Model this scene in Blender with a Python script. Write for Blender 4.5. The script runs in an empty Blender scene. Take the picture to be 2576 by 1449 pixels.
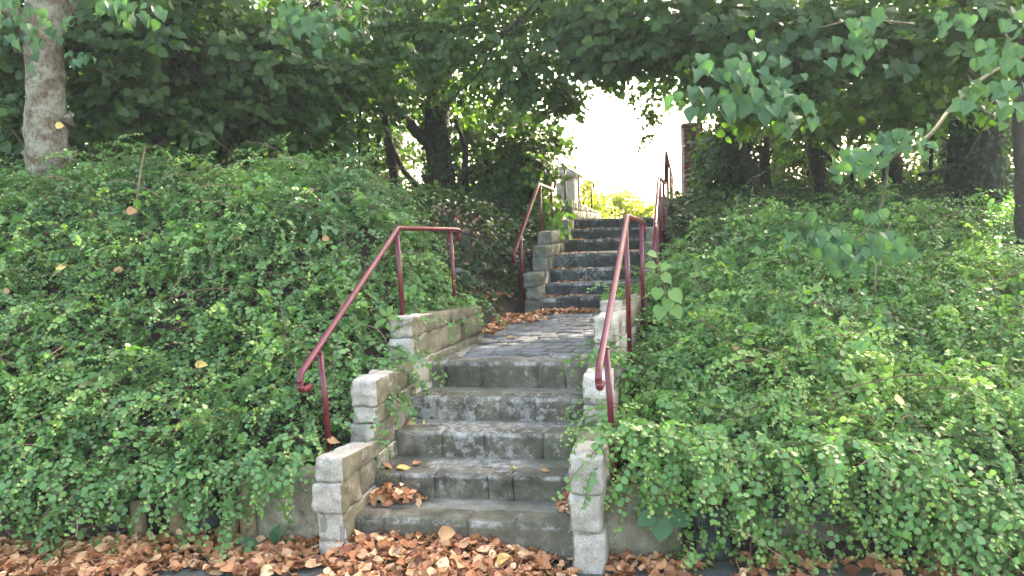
import bpy, math, random
import numpy as np
from mathutils import Vector, noise, Matrix
random.seed(7); rng = np.random.default_rng(11)
sc = bpy.context.scene

# ------------------------------------------------------------------ camera, sky, sun, exposure
FPX, WPX, HPX = 1860.0, 2576.0, 1449.0
PITCH = math.atan(156.5/FPX); ROLL = math.radians(2.0); EYE = np.array([0, 0, 1.74])
_f = np.array([0, math.cos(PITCH), -math.sin(PITCH)]); _r0 = np.array([1., 0, 0]); _u0 = np.cross(_r0, _f)
_r = _r0*math.cos(ROLL) - _u0*math.sin(ROLL); _u = _u0*math.cos(ROLL) + _r0*math.sin(ROLL)
cd = bpy.data.cameras.new('camera'); cam = bpy.data.objects.new('camera', cd)
sc.collection.objects.link(cam); sc.camera = cam
cd.sensor_width = 36; cd.lens = 36*FPX/WPX; cd.clip_end = 2000; cd.clip_start = 0.05
cam.matrix_world = Matrix(((_r[0], _u[0], -_f[0], 0), (_r[1], _u[1], -_f[1], 0), (_r[2], _u[2], -_f[2], 1.74), (0, 0, 0, 1)))

SUN_AZ, SUN_EL = math.radians(38), math.radians(36)
w = bpy.data.worlds.new('World'); sc.world = w; w.use_nodes = True
nt = w.node_tree; bg = nt.nodes['Background']
sky = nt.nodes.new('ShaderNodeTexSky'); sky.sky_type = 'NISHITA'; sky.sun_disc = False
sky.sun_elevation = SUN_EL; sky.sun_rotation = SUN_AZ; sky.air_density = 1.0; sky.dust_density = 4.0; sky.ozone_density = 0.6
nt.links.new(sky.outputs[0], bg.inputs[0]); bg.inputs[1].default_value = 0.15
sl = bpy.data.lights.new('sun', 'SUN'); sun = bpy.data.objects.new('sun', sl); sc.collection.objects.link(sun)
sl.energy = 3.0; sl.angle = math.radians(0.5); sl.color = (1, .93, .82)
sd = Vector((math.sin(SUN_AZ)*math.cos(SUN_EL), math.cos(SUN_AZ)*math.cos(SUN_EL), math.sin(SUN_EL)))
sun.rotation_euler = sd.to_track_quat('Z', 'Y').to_euler(); sun.location = (10, 20, 30)
sc.view_settings.view_transform = 'Standard'; sc.view_settings.look = 'None'; sc.view_settings.gamma = 1
sc.view_settings.use_curve_mapping = False; sc.view_settings.exposure = 3.5; sc.view_settings.use_white_balance = True
sc.view_settings.white_balance_temperature = 7700; sc.view_settings.white_balance_tint = 12
sc.render.engine = 'CYCLES'
sc.cycles.max_bounces = 7; sc.cycles.diffuse_bounces = 4; sc.cycles.glossy_bounces = 2
sc.cycles.transmission_bounces = 4; sc.cycles.use_denoising = True

def at(x, y, d):                     # point at forward distance d seen along a direction of the lens
    v = _f + _r*((x-WPX/2)/FPX) - _u*((y-HPX/2)/FPX)
    return EYE + v*(d/v[1])
def atz(x, y, z):
    v = _f + _r*((x-WPX/2)/FPX) - _u*((y-HPX/2)/FPX)
    return EYE + v*((z-1.74)/v[2])

# ------------------------------------------------------------------ helpers
COL = sc.collection
def prop(o, label=None, cat=None, group=None, kind=None):
    if label: o['label'] = label
    if cat: o['category'] = cat
    if group: o['group'] = group
    if kind: o['kind'] = kind
    return o
def empty(name, loc, label, cat, group=None):
    o = bpy.data.objects.new(name, None); COL.objects.link(o); o.location = [float(a) for a in loc]
    o.empty_display_size = .1
    return prop(o, label, cat, group)
def mesh_np(name, V, loops, counts, mats=None, smooth=True, attrs=None):
    me = bpy.data.meshes.new(name)
    V = np.asarray(V, np.float32); loops = np.asarray(loops, np.int32); counts = np.asarray(counts, np.int32)
    me.vertices.add(len(V)); me.vertices.foreach_set('co', V.ravel())
    me.loops.add(len(loops)); me.loops.foreach_set('vertex_index', loops)
    me.polygons.add(len(counts)); st = np.concatenate([[0], np.cumsum(counts)[:-1]]).astype(np.int32)
    me.polygons.foreach_set('loop_start', st); me.polygons.foreach_set('loop_total', counts)
    me.polygons.foreach_set('use_smooth', np.full(len(counts), smooth))
    me.update(calc_edges=True)
    for k, a in (attrs or {}).items():
        at_ = me.attributes.new(k, 'FLOAT', 'POINT'); at_.data.foreach_set('value', np.asarray(a, np.float32))
    if mats: me.materials.append(mats)
    return me
def part(name, me, parent=None, loc=None):
    """links a mesh whose vertices are in world coordinates; with a parent they are shifted to its origin"""
    if isinstance(me, tuple): raise ValueError
    o = bpy.data.objects.new(name, me); COL.objects.link(o)
    if parent is not None:
        base = parent
        off = Vector((0, 0, 0))
        while base is not None: off += Vector(base.location); base = base.parent
        if loc is None:
            me.transform(Matrix.Translation(-off))
        o.parent = parent
    return o
class MB:
    """collects faces for one mesh"""
    def __init__(s): s.v = []; s.f = []
    def add(s, V, F):
        b = len(s.v); s.v += [tuple(map(float, p)) for p in V]; s.f += [[b+i for i in q] for q in F]
    def tube(s, P, R, n=10, cap=True, jitter=0):
        P = [Vector(p) for p in P]; rings = []
        if not hasattr(R, '__len__'): R = [R]*len(P)
        up = Vector((0, 0, 1)); prev = None
        for i, p in enumerate(P):
            t = (P[min(i+1, len(P)-1)]-P[max(i-1, 0)]).normalized()
            if prev is None:
                a = t.cross(up); a = a if a.length > .1 else t.cross(Vector((1, 0, 0)))
            else: a = prev - t*prev.dot(t)
            a.normalize(); prev = a; b = t.cross(a)
            rings.append([p + (a*math.cos(2*math.pi*k/n)+b*math.sin(2*math.pi*k/n))*R[i]*(1+jitter*(noise.noise(p*6+a*math.cos(2*math.pi*k/n)*2+b*math.sin(2*math.pi*k/n)*2))) for k in range(n)])
        V = [q for r in rings for q in r]; F = []
        for i in range(len(P)-1):
            for k in range(n):
                F.append([i*n+k, i*n+(k+1) % n, (i+1)*n+(k+1) % n, (i+1)*n+k])
        if cap: F.append(list(range(n))[::-1]); F.append([(len(P)-1)*n+k for k in range(n)])
        s.add(V, F)
    def box(s, lo, hi):
        x0, y0, z0 = lo; x1, y1, z1 = hi
        s.add([(x0,y0,z0),(x1,y0,z0),(x1,y1,z0),(x0,y1,z0),(x0,y0,z1),(x1,y0,z1),(x1,y1,z1),(x0,y1,z1)],
              [[0,3,2,1],[4,5,6,7],[0,1,5,4],[1,2,6,5],[2,3,7,6],[3,0,4,7]])
    def mesh(s, name, mat, smooth=True):
        me = bpy.data.meshes.new(name); me.from_pydata(s.v, [], s.f); me.materials.append(mat)
        me.polygons.foreach_set('use_smooth', [smooth]*len(me.polygons)); me.update(); return me
    def build(s, name, mat, parent=None, smooth=True):
        return part(name, s.mesh(name, mat, smooth), parent)
_cube_cache = {}
def cube_grid(n):
    if n in _cube_cache: return _cube_cache[n]
    idx = {}; V = []; F = []
    a, b, c = n
    def vid(i, j, k):
        key = (i, j, k)
        if key not in idx: idx[key] = len(V); V.append((2*i/a-1, 2*j/b-1, 2*k/c-1))
        return idx[key]
    for i in range(a):
        for j in range(b):
            F.append([vid(i,j,0), vid(i,j+1,0), vid(i+1,j+1,0), vid(i+1,j,0)]); F.append([vid(i,j,c), vid(i+1,j,c), vid(i+1,j+1,c), vid(i,j+1,c)])
    for i in range(a):
        for k in range(c):
            F.append([vid(i,0,k), vid(i+1,0,k), vid(i+1,0,k+1), vid(i,0,k+1)]); F.append([vid(i,b,k), vid(i,b,k+1), vid(i+1,b,k+1), vid(i+1,b,k)])
    for j in range(b):
        for k in range(c):
            F.append([vid(0,j,k), vid(0,j,k+1), vid(0,j+1,k+1), vid(0,j+1,k)]); F.append([vid(a,j,k), vid(a,j+1,k), vid(a,j+1,k+1), vid(a,j,k+1)])
    _cube_cache[n] = (np.array(V), F); return _cube_cache[n]
def stone_mesh(c8, mat, n=(5, 4, 4), amp=.008, k=9, freq=7, name='stone'):
    """a dressed stone between 8 corners (x fastest, then y, then z): rounded arrises, uneven faces"""
    V, F = cube_grid(n); c8 = np.array(c8, float)
    nk = (np.abs(V)**k).sum(1)**(1/k); P = V/nk[:, None]
    t = (P+1)/2; out = np.zeros_like(P)
    for q in range(8):
        wx = t[:, 0] if q & 1 else 1-t[:, 0]; wy = t[:, 1] if q & 2 else 1-t[:, 1]; wz = t[:, 2] if q & 4 else 1-t[:, 2]
        out += (wx*wy*wz)[:, None]*c8[q]
    cen = c8.mean(0); s0 = random.uniform(0, 50)
    for i in range(len(out)):
        d = out[i]-cen; d = d/(np.linalg.norm(d)+1e-9)
        p = Vector(out[i]*freq) + Vector((s0, s0, 0))
        out[i] += d*amp*(noise.noise(p)*1.6 + .7*noise.noise(p*2.7))
    me = bpy.data.meshes.new(name); me.from_pydata(out.tolist(), [], F); me.materials.append(mat)
    me.polygons.foreach_set('use_smooth', [True]*len(me.polygons)); me.update()
    return me
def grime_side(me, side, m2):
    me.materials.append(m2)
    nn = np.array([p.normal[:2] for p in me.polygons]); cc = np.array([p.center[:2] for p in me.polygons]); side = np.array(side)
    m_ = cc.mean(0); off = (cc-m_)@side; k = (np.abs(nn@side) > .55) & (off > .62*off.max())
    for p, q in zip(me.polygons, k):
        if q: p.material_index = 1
def prism8(A, B, u, z0, z1, dep, z1b=None, z0b=None):
    """8 corners of a block with front edge A->B (xy), going dep along u"""
    A = np.array(A); B = np.array(B); u = np.array(u); z1b = z1 if z1b is None else z1b; z0b = z0 if z0b is None else z0b
    A2 = A+u*dep; B2 = B+u*dep
    return [(*A, z0), (*B, z0), (*A2, z0b), (*B2, z0b), (*A, z1), (*B, z1), (*A2, z1b), (*B2, z1b)]

# ------------------------------------------------------------------ materials
def mat(name):
    m = bpy.data.materials.new(name); m.use_nodes = True; m.node_tree.nodes.clear()
    return m, m.node_tree.nodes, m.node_tree.links
def N(nodes, t, **kw):
    n = nodes.new(t)
    for k, v in kw.items():
        if k in n.inputs: n.inputs[k].default_value = v
        else: setattr(n, k, v)
    return n
def ramp(nodes, stops, interp='LINEAR'):
    r = nodes.new('ShaderNodeValToRGB'); r.color_ramp.interpolation = interp
    e = r.color_ramp.elements
    while len(e) < len(stops): e.new(.5)
    for i, (p, c) in enumerate(stops):
        e[i].position = p; e[i].color = (*c, 1) if len(c) == 3 else c
    return r
def g(v): return (v, v, v)
def mixc(nodes, links, fac, a, b, blend='MIX'):
    m = nodes.new('ShaderNodeMix'); m.data_type = 'RGBA'; m.blend_type = blend
    for s, v in ((0, fac), (6, a), (7, b)):
        if isinstance(v, (int, float)): m.inputs[s].default_value = v
        elif isinstance(v, tuple): m.inputs[s].default_value = (*v, 1)
        else: links.new(v, m.inputs[s])
    return m.outputs[2]
def stone_mat(name, base, dark, light, stain=None, stain_amt=0, lichen=0, moss=None, moss_amt=0, speck=.35, bump=.5, scale=1, streak=0):
    m, n, l = mat(name)
    tc = N(n, 'ShaderNodeTexCoord'); co = tc.outputs['Object']
    oi = N(n, 'ShaderNodeObjectInfo')
    ns = N(n, 'ShaderNodeTexNoise', Scale=5.5*scale, Detail=9.0, Roughness=.68); l.new(co, ns.inputs['Vector'])
    r1 = ramp(n, [(.33, dark), (.5, base), (.68, light)]); l.new(ns.outputs[0], r1.inputs[0])
    # crystals
    sp = N(n, 'ShaderNodeTexNoise', Scale=170*scale, Detail=3.0, Roughness=.8); l.new(co, sp.inputs['Vector'])
    r2 = ramp(n, [(.36, g(.35)), (.5, g(1)), (.66, g(1.75))]); l.new(sp.outputs[0], r2.inputs[0])
    c = mixc(n, l, speck, r1.outputs[0], mixc(n, l, 1.0, r1.outputs[0], r2.outputs[0], 'MULTIPLY'))
    if stain:
        s = N(n, 'ShaderNodeTexNoise', Scale=3.2*scale, Detail=6.0, Roughness=.6, Distortion=.6)
        mp = N(n, 'ShaderNodeMapping'); mp.inputs['Location'].default_value = (3, 7, 1); l.new(co, mp.inputs[0]); l.new(mp.outputs[0], s.inputs['Vector'])
        r = ramp(n, [(.5, g(0)), (.7, g(stain_amt))]); l.new(s.outputs[0], r.inputs[0]); c = mixc(n, l, r.outputs[0], c, stain)
    if moss:
        s = N(n, 'ShaderNodeTexNoise', Scale=2.3*scale, Detail=7.0, Roughness=.65)
        mp = N(n, 'ShaderNodeMapping'); mp.inputs['Location'].default_value = (-5, 2, 9); l.new(co, mp.inputs[0]); l.new(mp.outputs[0], s.inputs['Vector'])
        r = ramp(n, [(.42, g(0)), (.62, g(moss_amt))]); l.new(s.outputs[0], r.inputs[0]); c = mixc(n, l, r.outputs[0], c, moss)
    if streak:
        mp = N(n, 'ShaderNodeMapping'); mp.inputs['Scale'].default_value = (14, 14, 2.2); l.new(co, mp.inputs[0])
        s = N(n, 'ShaderNodeTexNoise', Scale=1.0, Detail=6.0, Roughness=.7); l.new(mp.outputs[0], s.inputs['Vector'])
        r = ramp(n, [(.60, g(0)), (.72, g(streak))]); l.new(s.outputs[0], r.inputs[0]); c = mixc(n, l, r.outputs[0], c, (.45, .43, .38))
    if lichen:
        s = N(n, 'ShaderNodeTexNoise', Scale=17*scale, Detail=8.0, Roughness=.8)
        s2 = N(n, 'ShaderNodeTexNoise', Scale=1.7*scale, Detail=2.0)
        l.new(co, s.inputs['Vector']); l.new(co, s2.inputs['Vector'])
        ma = N(n, 'ShaderNodeMath', operation='MULTIPLY_ADD'); l.new(s2.outputs[0], ma.inputs[0]); ma.inputs[1].default_value = .6; l.new(s.outputs[0], ma.inputs[2])
        r = ramp(n, [(.90, g(0)), (.97, g(lichen))]); l.new(ma.outputs[0], r.inputs[0]); c = mixc(n, l, r.outputs[0], c, (.55, .53, .49))
    if name in ('step_stone', 'dark_step_stone'):
        ge = N(n, 'ShaderNodeNewGeometry'); sz = N(n, 'ShaderNodeSeparateXYZ'); l.new(ge.outputs['Normal'], sz.inputs[0])
        er = ramp(n, [(.12, g(0)), (.4, g(1)), (.75, g(.8)), (.97, g(0))]); l.new(sz.outputs[2], er.inputs[0])
        es = N(n, 'ShaderNodeTexNoise', Scale=7.0, Detail=9.0, Roughness=.8); l.new(co, es.inputs['Vector'])
        e2 = ramp(n, [(.47, g(0)), (.60, g(.75))]); l.new(es.outputs[0], e2.inputs[0])
        em = N(n, 'ShaderNodeMath', operation='MULTIPLY'); l.new(er.outputs[0], em.inputs[0]); l.new(e2.outputs[0], em.inputs[1])
        c = mixc(n, l, em.outputs[0], c, (.46, .44, .39))
    hv = N(n, 'ShaderNodeMapRange'); l.new(oi.outputs['Random'], hv.inputs[0]); hv.inputs[3].default_value = .86; hv.inputs[4].default_value = 1.15
    c = mixc(n, l, 1.0, c, hv.outputs[0], 'MULTIPLY')
    b = N(n, 'ShaderNodeBsdfPrincipled', Roughness=.88); l.new(c, b.inputs['Base Color']); b.inputs['Specular IOR Level'].default_value = .3
    bn = N(n, 'ShaderNodeTexNoise', Scale=38*scale, Detail=8.0, Roughness=.7); l.new(co, bn.inputs['Vector'])
    bp = N(n, 'ShaderNodeBump', Strength=bump, Distance=.02); l.new(bn.outputs[0], bp.inputs['Height']); l.new(bp.outputs[0], b.inputs['Normal'])
    o = N(n, 'ShaderNodeOutputMaterial'); l.new(b.outputs[0], o.inputs[0]); return m
M = {}
M['granite'] = stone_mat('pale_granite', (.40, .365, .305), (.21, .19, .155), (.56, .52, .45), stain=(.42, .27, .14), stain_amt=.6, speck=.6, moss=(.20, .18, .12), moss_amt=.25, bump=.7)
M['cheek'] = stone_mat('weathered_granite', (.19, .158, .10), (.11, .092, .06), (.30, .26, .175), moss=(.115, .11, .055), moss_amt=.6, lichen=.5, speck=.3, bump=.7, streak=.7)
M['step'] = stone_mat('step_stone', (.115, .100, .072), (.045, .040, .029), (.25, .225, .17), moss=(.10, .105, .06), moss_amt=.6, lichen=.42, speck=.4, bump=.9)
M['tread'] = stone_mat('worn_cement', (.140, .132, .100), (.070, .068, .050), (.24, .226, .18), moss=(.11, .125, .075), moss_amt=.6, lichen=.4, speck=.25, bump=.45)
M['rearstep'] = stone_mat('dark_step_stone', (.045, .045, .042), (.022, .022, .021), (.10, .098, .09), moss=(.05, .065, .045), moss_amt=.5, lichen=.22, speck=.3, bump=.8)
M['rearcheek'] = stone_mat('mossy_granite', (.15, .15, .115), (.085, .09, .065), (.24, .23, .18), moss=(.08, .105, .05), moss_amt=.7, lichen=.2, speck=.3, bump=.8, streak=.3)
M['sett'] = stone_mat('sett_stone', (.13, .133, .13), (.08, .083, .08), (.20, .205, .21), moss=(.07, .08, .055), moss_amt=.4, lichen=.5, speck=.3, bump=.7)
M['mortar'] = stone_mat('mortar', (.20, .19, .165), (.12, .115, .10), (.34, .33, .30), moss=(.09, .10, .06), moss_amt=.5, speck=.2, bump=.6)
M['concrete'] = stone_mat('rough_concrete', (.24, .21, .15), (.10, .095, .065), (.38, .345, .27), moss=(.07, .08, .035), moss_amt=.85, speck=.35, bump=.9, lichen=.2)
M['pillar'] = stone_mat('pillar_concrete', (.26, .25, .24), (.17, .165, .16), (.36, .34, .33), speck=.2, bump=.3)
M['asphalt'] = stone_mat('asphalt', (.075, .075, .068), (.04, .042, .036), (.13, .125, .115), moss=(.07, .08, .04), moss_amt=.6, speck=.8, bump=.8)
M['soil'] = stone_mat('soil', (.035, .024, .017), (.016, .012, .009), (.075, .052, .035), speck=.6, bump=1.0)
M['brick'] = stone_mat('old_brick', (.20, .075, .055), (.11, .045, .035), (.30, .14, .10), speck=.2, bump=.5)

def simple(name, col, rough=.5, spec=.5, bump=0, scale=40, var=.25, metallic=0, coat=0):
    m, n, l = mat(name); tc = N(n, 'ShaderNodeTexCoord')
    ns = N(n, 'ShaderNodeTexNoise', Scale=scale, Detail=6.0, Roughness=.65); l.new(tc.outputs['Object'], ns.inputs['Vector'])
    r = ramp(n, [(.3, tuple(c*(1-var) for c in col)), (.7, tuple(min(1, c*(1+var)) for c in col))]); l.new(ns.outputs[0], r.inputs[0])
    b = N(n, 'ShaderNodeBsdfPrincipled', Roughness=rough, Metallic=metallic); l.new(r.outputs[0], b.inputs['Base Color']); b.inputs['Specular IOR Level'].default_value = spec
    if coat: b.inputs['Coat Weight'].default_value = coat; b.inputs['Coat Roughness'].default_value = .15
    if bump:
        bp = N(n, 'ShaderNodeBump', Strength=bump, Distance=.01); l.new(ns.outputs[0], bp.inputs['Height']); l.new(bp.outputs[0], b.inputs['Normal'])
    o = N(n, 'ShaderNodeOutputMaterial'); l.new(b.outputs[0], o.inputs[0]); return m
def paint_mat():
    m, n, l = mat('maroon_paint'); tc = N(n, 'ShaderNodeTexCoord')
    ns = N(n, 'ShaderNodeTexNoise', Scale=60, Detail=6.0, Roughness=.7); l.new(tc.outputs['Object'], ns.inputs['Vector'])
    r = ramp(n, [(.3, (.070, .004, .010)), (.55, (.105, .007, .016)), (.78, (.14, .018, .026))]); l.new(ns.outputs[0], r.inputs[0])
    n2 = N(n, 'ShaderNodeTexNoise', Scale=130, Detail=4.0, Roughness=.8); l.new(tc.outputs['Object'], n2.inputs['Vector'])
    r2 = ramp(n, [(.68, g(0)), (.74, g(.7))]); l.new(n2.outputs[0], r2.inputs[0])
    c = mixc(n, l, r2.outputs[0], r.outputs[0], (.20, .09, .085))
    b = N(n, 'ShaderNodeBsdfPrincipled'); l.new(c, b.inputs['Base Color'])
    rr = N(n, 'ShaderNodeMapRange'); l.new(ns.outputs[0], rr.inputs[0]); rr.inputs[3].default_value = .2; rr.inputs[4].default_value = .45; l.new(rr.outputs[0], b.inputs['Roughness'])
    bp = N(n, 'ShaderNodeBump', Strength=.15, Distance=.003); l.new(ns.outputs[0], bp.inputs['Height']); l.new(bp.outputs[0], b.inputs['Normal'])
    o = N(n, 'ShaderNodeOutputMaterial'); l.new(b.outputs[0], o.inputs[0]); return m
M['paint'] = paint_mat()
M['hole'] = simple('tube_inside', (.01, .008, .008), .9)
M['twig'] = simple('dry_twig', (.20, .145, .10), .8, .2, .4, 60)
M['stem'] = simple('shrub_stem', (.13, .06, .045), .7, .3)
M['branch'] = simple('branch_bark', (.05, .04, .03), .9, .2, .6, 25, .4)
M['lichenbranch'] = simple('lichen_branch_bark', (.085, .08, .045), .9, .2, .6, 45, .5)
M['fabric'] = simple('weed_fabric', (.020, .028, .025), .6, .4, .5, 90, .35)
M['wood'] = simple('weathered_wood', (.23, .17, .10), .85, .2, .5, 30, .4)
M['pipe'] = simple('grey_pipe', (.07, .08, .075), .5, .4)
M['slate'] = simple('cap_stone', (.22, .22, .22), .7, .3, .3, 20)

def bark_mat(name, a, b_, c_, lichen=(.33, .35, .30), la=.7, moss_z=None, sc_=1):
    m, n, l = mat(name); tc = N(n, 'ShaderNodeTexCoord'); co = tc.outputs['Object']
    mp = N(n, 'ShaderNodeMapping'); mp.inputs['Scale'].default_value = (1, 1, .45); l.new(co, mp.inputs[0])
    ns = N(n, 'ShaderNodeTexNoise', Scale=22*sc_, Detail=9.0, Roughness=.7); l.new(mp.outputs[0], ns.inputs['Vector'])
    r = ramp(n, [(.32, a), (.5, b_), (.68, c_)]); l.new(ns.outputs[0], r.inputs[0]); c = r.outputs[0]
    s = N(n, 'ShaderNodeTexNoise', Scale=4.2*sc_, Detail=10.0, Roughness=.75); l.new(co, s.inputs['Vector'])
    r2 = ramp(n, [(.46, g(0)), (.58, g(la))]); l.new(s.outputs[0], r2.inputs[0]); c = mixc(n, l, r2.outputs[0], c, lichen)
    if moss_z is not None:
        sx = N(n, 'ShaderNodeSeparateXYZ'); l.new(co, sx.inputs[0])
        s3 = N(n, 'ShaderNodeTexNoise', Scale=7.0, Detail=7.0); l.new(co, s3.inputs['Vector'])
        d = N(n, 'ShaderNodeMath', operation='SUBTRACT'); l.new(sx.outputs[2], d.inputs[0]); d.inputs[1].default_value = moss_z
        ab = N(n, 'ShaderNodeMath', operation='ABSOLUTE'); l.new(d.outputs[0], ab.inputs[0])
        mu = N(n, 'ShaderNodeMath', operation='MULTIPLY_ADD'); l.new(ab.outputs[0], mu.inputs[0]); mu.inputs[1].default_value = -3.2; l.new(s3.outputs[0], mu.inputs[2])
        r3 = ramp(n, [(.30, g(0)), (.40, g(.95))]); l.new(mu.outputs[0], r3.inputs[0]); c = mixc(n, l, r3.outputs[0], c, (.055, .065, .015))
    b = N(n, 'ShaderNodeBsdfPrincipled', Roughness=.92); l.new(c, b.inputs['Base Color']); b.inputs['Specular IOR Level'].default_value = .2
    bp = N(n, 'ShaderNodeBump', Strength=.9, Distance=.03); l.new(ns.outputs[0], bp.inputs['Height']); l.new(bp.outputs[0], b.inputs['Normal'])
    o = N(n, 'ShaderNodeOutputMaterial'); l.new(b.outputs[0], o.inputs[0]); return m
M['limebark'] = bark_mat('lime_bark', (.055, .038, .024), (.14, .105, .070), (.23, .19, .135), lichen=(.29, .29, .215), moss_z=.16, la=.85, sc_=1.6)
M['darkbark'] = bark_mat('dark_bark', (.010, .009, .007), (.022, .019, .015), (.04, .034, .028), lichen=(.03, .036, .025), la=.5)

def leaf_mat(name, dark, mid, light, transl=.35, tcol=None, rough=.45, attr='tint', instancer=False, spec=.35):
    """tint 0 -> dark, 1 -> light"""
    m, n, l = mat(name)
    a = N(n, 'ShaderNodeAttribute', attribute_name=attr)
    r = ramp(n, [(0, dark), (.5, mid), (1, light)])
    if instancer:
        a2 = N(n, 'ShaderNodeAttribute', attribute_name='itint', attribute_type='INSTANCER')
        ad = N(n, 'ShaderNodeMath', operation='ADD'); l.new(a.outputs['Fac'], ad.inputs[0]); l.new(a2.outputs['Fac'], ad.inputs[1]); l.new(ad.outputs[0], r.inputs[0])
    else: l.new(a.outputs['Fac'], r.inputs[0])
    ge = N(n, 'ShaderNodeNewGeometry')
    c = r.outputs[0]
    back = mixc(n, l, ge.outputs['Backfacing'], c, mixc(n, l, .25, c, (.11, .17, .09)))
    b = N(n, 'ShaderNodeBsdfPrincipled', Roughness=rough); l.new(back, b.inputs['Base Color']); b.inputs['Specular IOR Level'].default_value = spec
    t = N(n, 'ShaderNodeBsdfTranslucent')
    tc_ = mixc(n, l, 1.0, c, tcol or (2.0, 2.3, .7), 'MULTIPLY'); l.new(tc_, t.inputs[0])
    mx = N(n, 'ShaderNodeMixShader'); mx.inputs[0].default_value = transl
    l.new(b.outputs[0], mx.inputs[1]); l.new(t.outputs[0], mx.inputs[2])
    o = N(n, 'ShaderNodeOutputMaterial'); l.new(mx.outputs[0], o.inputs[0]); return m
M['lime'] = leaf_mat('lime_leaf', (.022, .056, .018), (.042, .095, .024), (.09, .165, .032), .48)
M['limenear'] = leaf_mat('near_lime_leaf', (.034, .088, .046), (.046, .110, .052), (.065, .14, .055), .25, rough=.62, spec=.25)
M['wood_leaf'] = leaf_mat('woodland_leaf', (.022, .052, .018), (.038, .082, .022), (.09, .155, .03), .55)
M['ivy'] = leaf_mat('ivy_leaf', (.016, .034, .016), (.028, .055, .022), (.05, .085, .028), .2, rough=.6, spec=.2)
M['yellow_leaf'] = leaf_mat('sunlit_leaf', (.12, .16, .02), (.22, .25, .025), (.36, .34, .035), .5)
M['shrub'] = leaf_mat('shrub_leaf', (.056, .140, .054), (.105, .235, .070), (.25, .38, .085), .32, instancer=True, tcol=(1.7, 2.0, .8))
M['ivyi'] = leaf_mat('ground_ivy_leaf', (.016, .036, .018), (.03, .062, .026), (.06, .10, .03), .2, instancer=True, rough=.6, spec=.2)
M['broad'] = leaf_mat('broad_leaf', (.06, .13, .036), (.09, .175, .045), (.14, .24, .06), .3)
M['litter'] = leaf_mat('dead_leaf', (.17, .055, .025), (.48, .205, .09), (.70, .46, .25), .15, tcol=(1.3, 1.1, .8), instancer=True, rough=.55, spec=.35)
M['fallen'] = leaf_mat('fallen_leaf_brown', (.25, .10, .045), (.38, .19, .085), (.50, .30, .14), .15, tcol=(1.3, 1.1, .8), rough=.6)
M['fallen_yellow'] = leaf_mat('fallen_leaf_yellow', (.45, .33, .08), (.58, .42, .12), (.62, .5, .2), .2, tcol=(1.2, 1.1, .7), rough=.6)

# ------------------------------------------------------------------ ground shape
def itp(y, pts): return np.interp(y, [p[0] for p in pts], [p[1] for p in pts])
XL = [(3.6, -1.10), (4.9, -.86), (6.27, -.46), (6.45, -.30), (7.3, -.12), (8.1, .10), (9.8, .58), (10.2, .66), (16, 1.75), (45, 7)]
XR = [(3.5, .43), (4.9, .72), (6, 1.02), (8, 1.50), (9.1, 1.80), (9.6, 2.0), (15.4, 3.4), (45, 10)]
ZC = [(3.8, .0), (4.2, .28), (5.0, .78), (7.9, .79), (8.9, 1.3), (10.3, 1.72), (45, 1.72)]
def nz(x, y, s, o=0): 
    return np.array([noise.noise(Vector((a*s+o, b*s-o, o))) for a, b in zip(np.ravel(x), np.ravel(y))]).reshape(np.shape(x))
def terrain(x, y):
    x = np.asarray(x, float); y = np.asarray(y, float)
    xl = itp(y, XL); xr = itp(y, XR); zc = itp(y, ZC)
    # left
    dl = np.clip(xl-x, 0, None); k = np.interp(y, [4, 6.0, 7.0, 9, 12], [1.6, 1.35, .85, .6, .5])
    zl = np.minimum(np.minimum(.30+(y-4.2)*.78, 2.08), zc + .04 + k*dl); ql = np.clip((y-4.12)/.08, 0, 1)
    zl = np.where(y < 4.2, ql*np.minimum(.30, zc+.04+k*dl+.3), np.maximum(zl, .28))
    # right
    dr = np.clip(x-xr, 0, None); y0 = 3.86-.12*np.clip(x, 0, 3)
    kr = np.interp(y, [4, 8, 12], [.9, .8, .8])
    zr = np.minimum(np.where(y < 8.1, .32+(y-y0)*.275, np.minimum(1.48+(y-8.1)*.25, 2.0)), zc + .05 + kr*dr); qr = np.clip((y-y0)/.08, 0, 1)
    zr = np.where(y < y0+.08, qr*.30, np.maximum(zr, .28))
    z = np.where(x < xl, zl, np.where(x > xr, zr, zc-.36))
    z = np.where((x > xl) & (x < xr) & (y < 3.75), 0, z)
    return z

# terrain sheet
xs = np.unique(np.concatenate([np.linspace(-9, 9, 181), np.linspace(-60, -9, 14), np.linspace(9, 60, 14)]))
ys = np.unique(np.concatenate([np.linspace(3.4, 12, 116), np.linspace(12, 60, 30)]))
X, Yg = np.meshgrid(xs, ys); Z = terrain(X, Yg) + .03*nz(X, Yg, 2.3)*(terrain(X, Yg) > .02) - .025
nx, ny = len(xs), len(ys)
V = np.stack([X.ravel(), Yg.ravel(), Z.ravel()], 1)
i, j = np.meshgrid(np.arange(nx-1), np.arange(ny-1)); b0 = (j*nx+i).ravel()
loops = np.stack([b0, b0+1, b0+nx+1, b0+nx], 1).ravel()
o = part('terrain', mesh_np('terrain', V, loops, np.full(len(b0), 4), M['soil'])); prop(o, kind='structure')
mb = MB(); mb.add([(-700, -700, -.06), (700, -700, -.06), (700, 700, -.06), (-700, 700, -.06)], [[0, 1, 2, 3]])
prop(mb.build('ground', M['soil'], smooth=False), kind='structure')
mb = MB(); q = 26
gx = np.linspace(-12, 12, 97); gy = np.linspace(-14, 4.0, 73); GX, GY = np.meshgrid(gx, gy)
GZ = .004*nz(GX, GY, 1.1) ; b0 = (np.arange(72)[:, None]*97+np.arange(96)[None]).ravel()
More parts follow.
